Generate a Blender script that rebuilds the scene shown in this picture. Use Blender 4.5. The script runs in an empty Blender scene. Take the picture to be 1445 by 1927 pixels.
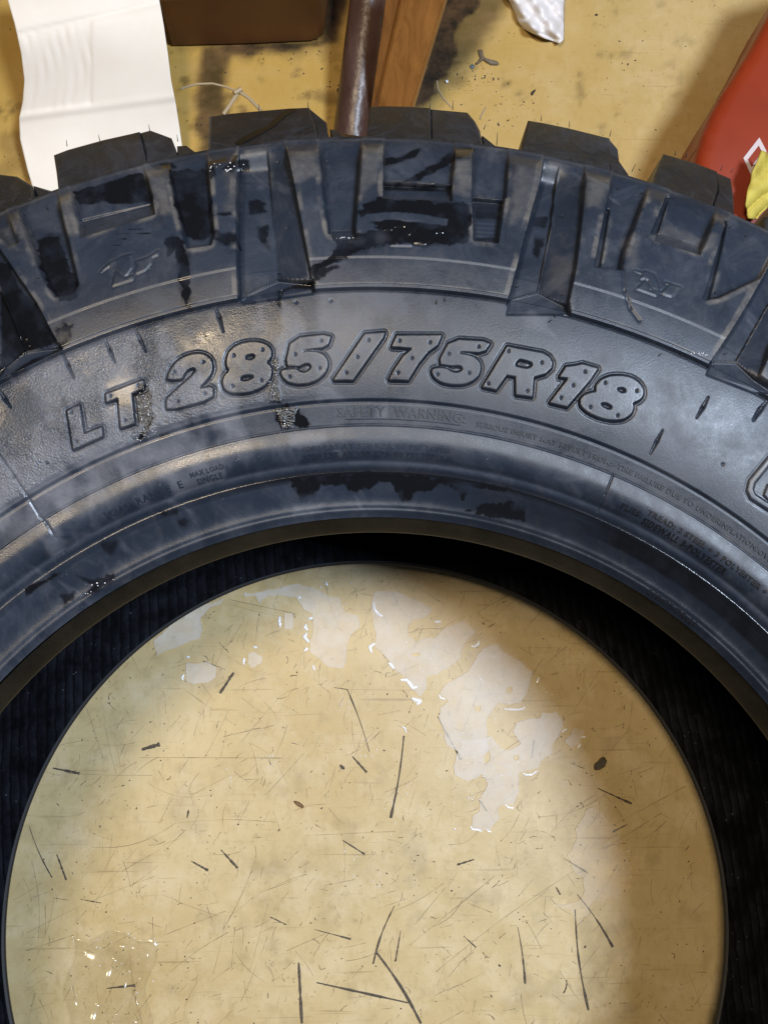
import bpy, bmesh, math, random
import numpy as np
random.seed(7); RNG = np.random.default_rng(7)
SC = bpy.context.scene; COL = SC.collection
MM = 0.001

# ------------------------------------------------------------------ camera
CAMP = np.array([-9.289, 170.0, 695.595])
CAMM = np.array([[0.9995945, 0.0, -0.0284746], [-0.0036667, 0.9916746, -0.1287172], [0.0282376, 0.1287694, 0.9912725]])
FPX, PW, PH = 2000.0, 1445.0, 1927.0
from mathutils import Matrix, Vector
cd = bpy.data.cameras.new('camera'); cam = bpy.data.objects.new('camera', cd); COL.objects.link(cam)
m4 = Matrix.Identity(4)
for i in range(3):
    for j in range(3): m4[i][j] = CAMM[i, j]
    m4[i][3] = CAMP[i]*MM
cam.matrix_world = m4
cd.sensor_fit = 'HORIZONTAL'; cd.sensor_width = 36.0; cd.lens = FPX/PW*36.0
cd.clip_start = 0.01; cd.clip_end = 50.0
SC.camera = cam

# ------------------------------------------------------------------ world, lamps, exposure
w = bpy.data.worlds.new('World'); SC.world = w; w.use_nodes = True
bg = w.node_tree.nodes['Background']; bg.inputs[0].default_value = (0.62, 0.74, 1.0, 1); bg.inputs[1].default_value = 0.065
def area_lamp(name, loc, target, size, power, color):
    l = bpy.data.lights.new(name, 'AREA'); l.shape = 'DISK'; l.size = size; l.energy = power; l.color = color
    o = bpy.data.objects.new(name, l); COL.objects.link(o); o.location = loc
    o.rotation_euler = (Vector(target)-Vector(loc)).to_track_quat('-Z', 'Y').to_euler()
    return o
area_lamp('warm_room_lamp', (-0.37, 0.36, 2.0), (0, 0.2, 0), 0.34, 20.0, (1.0, 0.80, 0.54))
area_lamp('cool_room_lamp', (0.74, 0.20, 2.0), (0, 0.2, 0), 0.38, 48.0, (0.71, 0.83, 1.0))
SC.view_settings.view_transform = 'Standard'; SC.view_settings.look = 'None'
SC.view_settings.exposure = 0.0; SC.view_settings.gamma = 1.0
SC.render.engine = 'CYCLES'

FLOOR = -50.0

# ------------------------------------------------------------------ helpers: photo ray -> point on real surface
def ray(px, py):
    d = np.array([(px-PW/2)/FPX, -(py-PH/2)/FPX, -1.0]); return CAMM @ d
def at(px, py, z):
    d = ray(px, py); return CAMP + d*((z-CAMP[2])/d[2])
RINGS = [(226.0, .21, 1.13, -1.04), (253.3, -.26, -.44, 1.38), (270.7, .07, -.33, -.34), (281.5, .23, -1.35, -1.45), (331.0, -.11, .73, .91), (414.5, -.35, .74, 3.23)]
RU = np.array([r[0] for r in RINGS]); RC = np.array([r[1:] for r in RINGS])
def warp(phi, u):
    p = np.clip(phi, -.98, .98); fade = np.clip(1-(np.abs(phi)-1.1)/.6, 0, 1)
    a = np.interp(u, RU, RC[:, 0]); b = np.interp(u, RU, RC[:, 1]); c = np.interp(u, RU, RC[:, 2])
    return (a+b*p+c*p*p)*fade
PZU = np.array([231.5, 234, 236, 238.5, 241, 244, 248, 252, 254.5, 256.5, 259, 262, 264.5, 268, 270.7, 276, 281.5, 292, 306, 320, 331, 345, 370, 395, 408, 414.5, 445])
PZZ = np.array([201.3, 204.6, 205.5, 205.7, 206.5, 208.2, 210.3, 212.4, 213.8, 215.4, 219.9, 221.8, 222.7, 223.1, 223.4, 224.9, 226.8, 229.5, 231.9, 233.2, 233.5, 233, 228.6, 220.4, 214.6, 210.8, 188.0])
_fu = np.arange(225, 450, .25); _fz = np.interp(_fu, PZU, PZZ)
_k = np.exp(-.5*(np.arange(-12, 13)*.25/1.1)**2); _k /= _k.sum()
_fz2 = np.convolve(np.pad(_fz, 12, mode='edge'), _k, 'valid'); _k2 = np.exp(-.5*(np.arange(-40, 41)*.25/4.5)**2); _k2 /= _k2.sum()
_fz3 = np.convolve(np.pad(_fz, 40, mode='edge'), _k2, 'valid'); _mix = np.clip((_fu-269)/8, 0, 1)*np.clip((430-_fu)/6, 0, 1)
_fz = _fz2*(1-_mix)+_fz3*_mix
def z0(u): return np.interp(u, _fu, _fz)
def tr(px, py):
    """photo point -> (phi, u) on the unrelieved sidewall"""
    z = 225.0
    for _ in range(12):
        P = at(px, py, z); phi = math.atan2(P[0], P[1]); r = math.hypot(P[0], P[1]); u = r
        for _ in range(3): u = r - float(warp(phi, u))
        z = float(z0(u))
    return phi, u
def xy(px, py):
    phi, u = tr(px, py); return u*math.sin(phi), u*math.cos(phi)
def Cr(ox, oy, s, pts):      # crop coordinates -> full photo pixels
    return [(ox+p[0]/s, oy+p[1]/s)+tuple(p[2:]) for p in pts]
def noise2(X, Y, scale, seed=0):
    r = np.random.default_rng(seed); G = r.random((256, 256))
    x = X/scale+1000.37; y = Y/scale+1000.71
    xi = np.floor(x).astype(int); yi = np.floor(y).astype(int); fx = x-xi; fy = y-yi
    fx = fx*fx*(3-2*fx); fy = fy*fy*(3-2*fy)
    g = lambda a, b: G[a % 256, b % 256]
    return (g(xi, yi)*(1-fx)+g(xi+1, yi)*fx)*(1-fy)+(g(xi, yi+1)*(1-fx)+g(xi+1, yi+1)*fx)*fy
def fbm(X, Y, scale, seed=0, o=4):
    v = 0; a = .5; t = 0
    for k in range(o):
        v = v+a*noise2(X, Y, scale/2**k, seed+k); t += a; a *= .55
    return v/t-.5
def sdf(P, X, Y):
    """signed distance (mm), negative inside"""
    n = len(P); d = np.full(X.shape, 1e9); ins = np.zeros(X.shape, bool)
    for i in range(n):
        ax, ay = P[i]; bx, by = P[(i+1) % n]; ex, ey = bx-ax, by-ay
        L = ex*ex+ey*ey+1e-12; t = np.clip(((X-ax)*ex+(Y-ay)*ey)/L, 0, 1)
        d = np.minimum(d, (X-ax-t*ex)**2+(Y-ay-t*ey)**2)
        c = ((ay > Y) != (by > Y)) & (X < ex*(Y-ay)/(ey+1e-12 if ey >= 0 else ey-1e-12)+ax)
        ins ^= c
    d = np.sqrt(d); return np.where(ins, -d, d)
def chaikin(P, n=1):
    P = [tuple(p[:2]) for p in P]
    for _ in range(n):
        Q = []
        for i in range(len(P)):
            a, b = P[i], P[(i+1) % len(P)]
            Q += [(a[0]*.8+b[0]*.2, a[1]*.8+b[1]*.2), (a[0]*.2+b[0]*.8, a[1]*.2+b[1]*.8)]
        P = Q
    return P
sm = lambda t: (lambda c: c*c*(3-2*c))(np.clip(t, 0, 1))

# ------------------------------------------------------------------ helpers: objects
def tagp(o, label=None, cat=None, group=None, kind=None):
    if label: o['label'] = label
    if cat: o['category'] = cat
    if group: o['group'] = group
    if kind: o['kind'] = kind
    return o
def empty(name, loc, label, cat, group=None):
    o = bpy.data.objects.new(name, None); COL.objects.link(o); o.location = loc; o.empty_display_size = .02
    return tagp(o, label, cat, group)
def mesh_obj(name, verts, faces, mat, parent=None, smooth=True, unit=MM, origin=None):
    V = np.asarray(verts, float)*unit
    org = np.zeros(3) if origin is None else np.asarray(origin, float)*unit
    me = bpy.data.meshes.new(name); me.from_pydata((V-org).tolist(), [], [list(map(int, f)) for f in faces]); me.update()
    if smooth: me.polygons.foreach_set('use_smooth', [True]*len(me.polygons))
    if mat: me.materials.append(mat)
    o = bpy.data.objects.new(name, me); COL.objects.link(o); o.location = org
    if parent:
        o.parent = parent; o.location = Vector(org)-parent.location
    return o
def bm_obj(name, bm, mat, parent=None, smooth=False):
    me = bpy.data.meshes.new(name); bmesh.ops.recalc_face_normals(bm, faces=bm.faces); bm.to_mesh(me); bm.free()
    if smooth: me.polygons.foreach_set('use_smooth', [True]*len(me.polygons))
    me.materials.append(mat); o = bpy.data.objects.new(name, me); COL.objects.link(o)
    if parent: o.parent = parent; o.location = -parent.location
    return o
def edge_smooth(o, deg=40):
    me = o.data; me.polygons.foreach_set('use_smooth', [True]*len(me.polygons))
    try: me.set_sharp_from_angle(angle=math.radians(deg))
    except Exception: pass

# ------------------------------------------------------------------ helpers: node materials
class NT:
    def __init__(s, name):
        s.m = bpy.data.materials.new(name); s.m.use_nodes = True; s.t = s.m.node_tree; s.b = s.t.nodes['Principled BSDF']
        s.co = s.t.nodes.new('ShaderNodeTexCoord')
        s.geo = s.t.nodes.new('ShaderNodeNewGeometry')
    def n(s, typ, **kw):
        nd = s.t.nodes.new('ShaderNode'+typ)
        for k, v in kw.items(): setattr(nd, k, v)
        return nd
    def l(s, a, b): s.t.links.new(a, b)
    def pos(s, scale=(1, 1, 1)):
        mp = s.n('Mapping'); mp.inputs['Scale'].default_value = scale; s.l(s.geo.outputs['Position'], mp.inputs['Vector']); return mp.outputs[0]
    def noise(s, scale, detail=5, rough=.6, vec=None, dist=0):
        nd = s.n('TexNoise'); nd.inputs['Scale'].default_value = scale; nd.inputs['Detail'].default_value = detail
        nd.inputs['Roughness'].default_value = rough; nd.inputs['Distortion'].default_value = dist
        s.l(vec if vec else s.geo.outputs['Position'], nd.inputs['Vector']); return nd.outputs['Fac']
    def ramp(s, fac, stops):
        r = s.n('ValToRGB'); e = r.color_ramp.elements
        while len(e) < len(stops): e.new(.5)
        for i, (p, c) in enumerate(stops):
            e[i].position = p; e[i].color = (c, c, c, 1) if not hasattr(c, '__len__') else tuple(c)+(1,)
        s.l(fac, r.inputs[0]); return r.outputs[0]
    def mix(s, fac, a, b, typ='MIX'):
        m = s.n('Mix', data_type='RGBA', blend_type=typ)
        for sock, v in ((m.inputs[0], fac), (m.inputs[6], a), (m.inputs[7], b)):
            if hasattr(v, 'links') or hasattr(v, 'is_linked'): s.l(v, sock)
            elif hasattr(v, '__len__'): sock.default_value = tuple(v)+(1,)
            else: sock.default_value = v if sock.type == 'VALUE' else (v, v, v, 1)
        return m.outputs[2]
    def math(s, op, a, b=0.0, c=None):
        m = s.n('Math', operation=op)
        for i, v in enumerate((a, b) if c is None else (a, b, c)):
            if hasattr(v, 'is_linked'): s.l(v, m.inputs[i])
            else: m.inputs[i].default_value = v
        return m.outputs[0]
    def bump(s, h, strength, dist, normal=None):
        b = s.n('Bump'); b.inputs['Strength'].default_value = strength; b.inputs['Distance'].default_value = dist
        s.l(h, b.inputs['Height'])
        if normal: s.l(normal, b.inputs['Normal'])
        return b.outputs[0]
    def attr(s, name):
        a = s.n('Attribute', attribute_name=name); return a.outputs['Fac']
    def set(s, **kw):
        for k, v in kw.items():
            i = s.b.inputs[k.replace('_', ' ')]
            if hasattr(v, 'is_linked'): s.l(v, i)
            elif hasattr(v, '__len__') and i.type == 'RGBA': i.default_value = tuple(v)+(1,)
            else: i.default_value = v
        return s.m

def rubber_material(name, dry=(.019, .0255, .040), wet_shade=True):
    n = NT(name)
    big = n.noise(9, 6, .65); mid = n.noise(70, 6, .7); fine = n.noise(900, 4, .7); grit = n.noise(2600, 2, .6)
    streakv = n.pos((1.0, .16, 1)); streak = n.noise(120, 5, .7, streakv, .6)
    col = n.mix(n.ramp(big, [(.35, 0), (.68, 1)]), tuple(c*.78 for c in dry), tuple(c*1.3 for c in dry))
    col = n.mix(n.math('MULTIPLY', n.ramp(mid, [(.5, 0), (.8, 1)]), .35), col, (.050, .053, .062))
    col = n.mix(n.math('MULTIPLY', n.ramp(streak, [(.56, 0), (.74, 1)]), .25), col, (.085, .082, .080))
    # tiny pale specks of dust
    vo = n.n('TexVoronoi'); vo.inputs['Scale'].default_value = 260; n.l(n.geo.outputs['Position'], vo.inputs['Vector'])
    sp = n.ramp(vo.outputs['Distance'], [(.05, 1), (.11, 0)]); spm = n.ramp(n.noise(33, 3, .6), [(.56, 0), (.66, 1)])
    col = n.mix(n.math('MULTIPLY', n.math('MULTIPLY', sp, spm), .5), col, (.22, .21, .20))
    cl = n.noise(26, 8, .75, None, .8)
    col = n.mix(n.math('MULTIPLY', n.ramp(cl, [(.50, 0), (.70, 1)]), .55), col, (.060, .067, .088))
    col = n.mix(n.math('MULTIPLY', n.ramp(cl, [(.30, 1), (.44, 0)]), .6), col, (.010, .011, .015))
    rough = n.ramp(n.math('ADD', n.math('MULTIPLY', cl, .6), n.math('MULTIPLY', mid, .4)), [(.35, .27), (.65, .56)])
    if wet_shade:
        pale = n.attr('pale'); we = n.attr('wet'); rub_sheen = n.attr('dust')  # these masks also carry painted shade, dark reflection and sheen
        col = n.mix(n.math('MULTIPLY', rub_sheen, n.ramp(mid, [(.35, .3), (.65, .95)])), col, (.15, .138, .125))
        col = n.mix(n.math('MULTIPLY', pale, n.ramp(mid, [(.3, .35), (.65, .8)])), col, (.135, .142, .168))
        col = n.mix(we, col, (.0055, .0055, .0065))
        rough = n.mix(n.attr('satin'), rough, n.ramp(mid, [(.3, .15), (.7, .27)]))
        rough = n.mix(we, rough, .10)
    h = n.math('ADD', n.math('MULTIPLY', fine, .6), n.math('MULTIPLY', grit, .4))
    if wet_shade:
        dry_h = n.math('MULTIPLY', h, n.math('SUBTRACT', 1.0, n.math('MULTIPLY', we, .85)))
        nm = n.bump(dry_h, .35, .00026)
        nm = n.bump(n.math('MULTIPLY', n.noise(1100, 3, .6), n.attr('grit')), .8, .0005, nm)
    else: nm = n.bump(cl, .5, .0022, n.bump(h, .4, .0005))
    return n.set(Base_Color=col, Roughness=rough, Normal=nm, IOR=1.5)
M = {}
M['rubber'] = rubber_material('sidewall_rubber')
M['tread'] = rubber_material('tread_rubber', (.009, .012, .018), wet_shade=False)
M['print'] = NT('small_print_rubber').set(Base_Color=(.010, .011, .015), Roughness=.45)  # shade on the small lettering put into a darker rubber
M['nib'] = NT('whisker_rubber').set(Base_Color=(.012, .012, .014), Roughness=.5)

# ------------------------------------------------------------------ the tyre: relief map of the upper sidewall
tire = empty('tire', (0, 0, FLOOR*MM), 'big black knobbly off-road tire lying flat, wet in patches, with 285/75R18 on its sidewall', 'tire')
def parent_to_tire(o): o.parent = tire; o.location = o.location-tire.location; return o

ph_a = np.radians(np.concatenate([np.arange(-58, -31, .10), np.arange(-31, 31, .058), np.arange(31, 58, .10)]))
ph_b = np.radians(np.arange(58, 302, 1.6)); PHI = np.concatenate([ph_a, ph_b]); NP = len(PHI)
U = np.concatenate([np.arange(231.5, 262, .55), np.arange(262, 334, .34), np.arange(334, 414.6, .46), [414.9, 415.3]]); NU = len(U)
PG, UG = np.meshgrid(PHI, U, indexing='ij')
X = UG*np.sin(PG); Y = UG*np.cos(PG)
Hh = np.zeros_like(X); WET_SHADE = np.zeros_like(X); PALE_SHEEN = np.zeros_like(X); DUST_SHEEN = np.zeros_like(X); SAT = np.zeros_like(X); GRIT = np.zeros_like(X)
REG = np.zeros(X.shape, np.int32)
PHW = (PG+math.pi) % (2*math.pi)-math.pi
# ring steps
Hh += .55*sm((270.9-UG)/.5+.5)
Hh += 1.35*sm((UG-281.3)/.7)
Hh -= .5*np.exp(-((UG-270.9)/.38)**2)
Hh -= .35*np.exp(-((UG-280.9)/.5)**2)
rampb = 2.3+.35*np.clip((UG-331)/14, 0, 1)
Hh = Hh+np.where(UG > 330.3, rampb*sm((UG-330.8)/.5), 0)+.38*sm((UG-345.2)/.4)
Hh -= .9*np.exp(-((UG-330.6)/.45)**2)
Hh += .32*np.exp(-((UG-254.2)/.7)**2)*(.8+fbm(X, Y, 14, 301, 3)*1.2)-.6*np.exp(-((UG-252.6)/.6)**2)-.45*np.exp(-((UG-256.2)/.6)**2)+.22*np.exp(-((UG-257.8)/.7)**2)
Hh += .28*np.exp(-((UG-234.3)/.5)**2)-.30*np.exp(-((UG-235.6)/.45)**2)-.22*np.exp(-((UG-249.2)/.4)**2)
def window(P, pad):
    xs = [p[0] for p in P]; ys = [p[1] for p in P]
    cx, cy = sum(xs)/len(xs), sum(ys)/len(ys)
    R = max(math.hypot(x-cx, y-cy) for x, y in P)+pad
    return (np.abs(X-cx) < max(abs(x-cx) for x in xs)+pad) & (np.abs(Y-cy) < max(abs(y-cy) for y in ys)+pad)
def to_xy(pts): return [xy(p[0], p[1]) for p in pts]
def rotp(P, a): c, s = math.cos(a), math.sin(a); return [(x*c+y*s, -x*s+y*c) for x, y in P]
def facet(P, hs, edge=.9, mode='set'):
    """blend the relief towards a plane through the heights hs inside the outline P"""
    w_ = window(P, edge*2+1)
    if not w_.any(): return
    x, y = X[w_], Y[w_]; d = sdf(P, x, y)
    if np.isscalar(hs): tgt = np.full(x.shape, float(hs))
    else:
        A = np.array([[p[0], p[1], 1] for p in P]); A0 = A[:, :2].mean(0); A[:, :2] -= A0
        co = np.linalg.lstsq(A, np.array(hs, float), rcond=None)[0]
        tgt = co[0]*(x-A0[0])+co[1]*(y-A0[1])+co[2]; tgt = np.clip(tgt, min(hs), max(hs))
    k = sm(.5-d/edge)
    if mode == 'set': Hh[w_] = Hh[w_]*(1-k)+tgt*k
    else: Hh[w_] += tgt*k
def region(P, rid):
    w_ = window(P, 1); d = sdf(P, X[w_], Y[w_]); r = REG[w_]; r[d < .35] = rid; REG[w_] = r
def blot(P, arr, amt=1.0, edge=.5, rag=2.2, sc=6, seed=3):
    w_ = window(P, 3+rag); x, y = X[w_], Y[w_]; d = sdf(P, x, y)+fbm(x, y, sc, seed)*rag*2
    k = sm(.5-d/edge)*abs(amt)
    arr[w_] = np.maximum(arr[w_], k) if amt > 0 else arr[w_]*(1-k)

c3 = lambda pts: Cr(0, 240, 2.89, pts)
c4 = lambda pts: Cr(450, 240, 2.89, pts)
c5 = lambda pts: Cr(900, 240, 2.651, pts)
def F(pts, edge=.9, mode='set'):
    P = to_xy(pts); facet(P, [p[2] for p in pts], edge, mode); return P

# the V shaped gaps between the shoulder blocks (outline points carry a height in mm)
GAP0 = [
    c4([(0, 945, 0), (45, 898, -.8), (210, 815, -3), (400, 842, 0), (405, 905, 0), (30, 960, 0)]),
    c4([(2, 940, -2.2), (45, 898, -2.6), (210, 815, -3.4), (200, 500, -4.4), (150, 60, -6), (5, 60, -6), (-8, 600, -4)]),
    c4([(210, 812, -3.4), (395, 834, 1.6), (350, 590, 1.7), (300, 330, 1.8), (240, 60, 1.6), (150, 60, -5.5), (180, 500, -4.2)])]
GAP1 = [
    c5([(140, 935, 0), (160, 848, -.8), (305, 806, -3), (440, 885, 0), (450, 945, 0), (430, 935, 0)]),
    c5([(140, 890, -2), (160, 850, -2.6), (305, 806, -3.4), (372, 480, -4.4), (410, 80, -6), (335, 60, -6), (300, 300, -5), (262, 430, -4)]),
    c5([(305, 806, -3.4), (440, 885, 1.2), (478, 700, 1.6), (505, 480, 1.8), (525, 100, 1.6), (410, 80, -5.5), (372, 480, -4.2)])]
GAPL = [
    c3([(-30, 1400, 0), (-20, 1310, -1), (125, 1205, -2.6), (325, 1190, 0), (345, 1215, 0), (20, 1370, 0)]),
    c3([(-200, 1300, -3), (20, 1290, -3), (125, 1205, -3.4), (95, 1120, -4), (0, 900, -5), (-150, 600, -6), (-300, 700, -5)]),
    c3([(125, 1205, -3.4), (325, 1190, 1.2), (215, 975, 1.5), (130, 850, 1.7), (0, 660, 1.8), (-150, 450, 1.4), (-250, 560, -4), (0, 900, -4.4), (95, 1120, -4)])]
GAPR = [
    c5([(1135, 1235, 0), (1165, 1160, -.8), (1300, 1160, -3), (1385, 1250, 0), (1500, 1330, 0), (1380, 1330, 0)]),
    c5([(1135, 1200, -2), (1165, 1160, -2.6), (1300, 1160, -3.4), (1450, 900, -4), (1650, 560, -6), (1560, 470, -6), (1445, 690, -4.5), (1290, 960, -3.5)]),
    c5([(1300, 1160, -3.4), (1385, 1250, 1.2), (1440, 1120, 1.4), (1560, 900, 1.7), (1800, 620, 1.6), (1650, 560, -5.5), (1450, 900, -4.2)])]
gap_shape = []
for G in (GAPL, GAP0, GAP1, GAPR):
    for k, pts in enumerate(G): F(pts, (1.6, .7, .7)[k])
g0 = [(to_xy(p), [q[2] for q in p]) for p in GAP0]
for k in list(range(3, 16)):
    a = math.radians(20.2*k-.6)
    for P, hs in g0:
        facet(rotp(P, a), hs, 1.2)

# pockets and ribs inside the blocks
def pocket(pts, edge=1.3): F(pts, edge*1.7)
# block left
pocket(c3([(60, 300, .3), (290, 200, .3), (325, 400, .3), (400, 720, .0), (432, 870, -.3), (405, 905, -.3), (315, 930, -.2), (255, 830, 0)]), 1.6)
pocket(c3([(350, 180, .9), (745, 60, .9), (832, 400, .2), (832, 480, .2), (455, 590, .2), (420, 450, .2)]), 1.6)
F(c3([(440, 500, -.6), (832, 410, -.6), (850, 490, 3.0), (450, 615, 3.0)]), 1.2)
pocket(c3([(900, 60, .3), (1125, 60, .3), (1165, 590, 0), (1150, 650, .4), (1025, 668, .4), (1005, 590, 0)]), 1.4)
pocket(c3([(-120, 420, .2), (0, 340, .2), (110, 640, 1.8), (60, 660, 2.2)]), 1.8)
# block middle
pocket(c4([(425, 0, .5), (672, 0, .5), (640, 400, .2), (625, 575, 0), (490, 590, 0), (462, 380, .2)]), 1.3)
F(c4([(490, 560, -.2), (625, 555, -.2), (640, 625, 3.0), (515, 630, 3.0)]), .9)
pocket(c4([(785, 0, 1.2), (1178, 0, 1.2), (1150, 318, 1.2), (785, 303, 1.2)]), 1.0)
F(c4([(785, 305, -.8), (1150, 320, -.8), (1150, 418, 2.9), (782, 402, 2.9)]), .8)
pocket(c4([(1264, 0, 1.4), (1462, 0, 1.4), (1440, 400, 1.2), (1262, 385, 1.2)]), 1.0)
pocket(c4([(1264, 385, -.6), (1432, 400, -.6), (1398, 640, .4), (1272, 628, .4)]), .9)
# small ribs of the pocket wall
for i in range(9):
    y_ = 410+i*24
    F(c4([(1275, y_, .14), (1418, y_+8, .14), (1418, y_+14, .14), (1275, y_+6, .14)]), .5, 'add')
F(c4([(258, 110, .7), (430, 105, .7), (440, 300, .1), (470, 560, 0), (400, 560, 0), (320, 310, .1)]), 2.2, 'add')
F(c4([(668, 110, .8), (770, 100, .8), (745, 260, .3), (705, 420, 0), (655, 420, 0)]), 1.6, 'add')
F(c4([(1170, 140, .7), (1255, 130, .7), (1250, 420, .1), (1165, 420, .1)]), 1.6, 'add')
F(c3([(790, 225, .8), (905, 215, .8), (960, 400, .3), (1010, 660, 0), (900, 560, 0)]), 1.6, 'add')
F(c3([(310, 425, .7), (395, 340, .7), (450, 590, .2), (430, 720, 0)]), 1.6, 'add')
# block right
pocket(c5([(680, 80, .2), (895, 120, .2), (720, 620, 0), (700, 720, .2), (575, 705, .2), (600, 560, 0)]), 1.2)
F(c5([(640, 400, -1.6), (655, 405, -1.6), (610, 690, -1.4), (575, 690, -1.4)]), .9)
pocket(c5([(975, 180, 1.0), (1235, 260, 1.0), (1100, 612, .2), (892, 545, .2)]), 1.4)
F(c5([(935, 340, -1), (950, 350, -1), (890, 550, -.6), (850, 545, -.6)]), 1.0)
F(c5([(892, 520, 0), (1110, 590, 0), (1090, 650, 2.9), (870, 580, 2.9)]), 1.2)
pocket(c5([(1290, 280, .3), (1620, 380, .3), (1390, 760, .1), (1180, 860, 1.2), (1120, 868, .5), (1165, 700, .1)]), 1.4)
F(c5([(1222, 470, -1.6), (1240, 480, -1.6), (1150, 860, -.8), (1108, 868, -.8)]), 1.0)
F(c5([(530, 235, .7), (648, 262, .7), (620, 400, .4), (560, 700, 0), (510, 640, 0)]), 1.6, 'add')
F(c5([(175, 140, .7), (330, 190, .7), (262, 420, .3), (150, 800, 0), (110, 700, 0)]), 1.8, 'add')
F(c5([(1170, 420, .6), (1228, 445, .6), (1150, 700, .1), (1110, 620, .1)]), 1.3, 'add')
_bl = 2.6+.4*sm((UG-345.2)/.4); Hh = np.where(UG > 333, _bl+(Hh-_bl)*1.3, Hh); _tp = sm((UG-400)/12.5); Hh = Hh*(1-_tp)+_tp*(1.3+.25*np.clip(Hh-_bl, -2.5, 1))
def groove_line(pts, depth, width, P=None):
    Q = to_xy(pts) if P is None else P
    for i in range(len(Q)-1):
        (ax, ay), (bx, by) = Q[i], Q[i+1]
        w_ = window([Q[i], Q[i+1]], 3); x, y = X[w_], Y[w_]; ex, ey = bx-ax, by-ay; L = ex*ex+ey*ey+1e-9
        t = np.clip(((x-ax)*ex+(y-ay)*ey)/L, 0, 1); d = np.hypot(x-ax-t*ex, y-ay-t*ey)
        new = -depth*np.exp(-(d/width)**2)
        Hh[w_] += new
groove_line(c5([(845, 300), (790, 440), (735, 600), (708, 720), (715, 830), (745, 915), (790, 975)]), .5, .8)
# mould seams across the bands
groove_line([(0, 858), (28, 898), (52, 933)], .6, .45)
groove_line([(52, 935), (75, 972), (88, 985)], .35, .45)
groove_line([(88, 985), (105, 1012), (125, 1045)], .5, .45)
groove_line([(1153, 894), (1138, 930), (1124, 963)], .6, .4)
# slits left by mould vents
SLITS = [((118, 664), (129, 688), (140, 712)), ((199, 640), (208, 661), (217, 683)), ((256, 620), (265, 641), (275, 663)), ((407, 582), (413, 598), (421, 625)),
         ((0, 735), (11, 752), (22, 768)), ((1245, 811), (1234, 832), (1222, 855)), ((1331, 748), (1321, 767), (1309, 787)), ((1440, 757), (1428, 772), (1415, 792)), ((530, 545), (528, 552), (525, 562))]
for a, b, c in SLITS:
    nx, ny = (c[1]-a[1]), -(c[0]-a[0]); L = math.hypot(nx, ny); nx, ny = nx/L*3.2, ny/L*3.2
    P = to_xy([a, (b[0]+nx, b[1]+ny), c, (b[0]-nx, b[1]-ny)])
    facet(P, -.95, 1.0, 'add'); groove_line([a, b, c], .5, .35)

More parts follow.
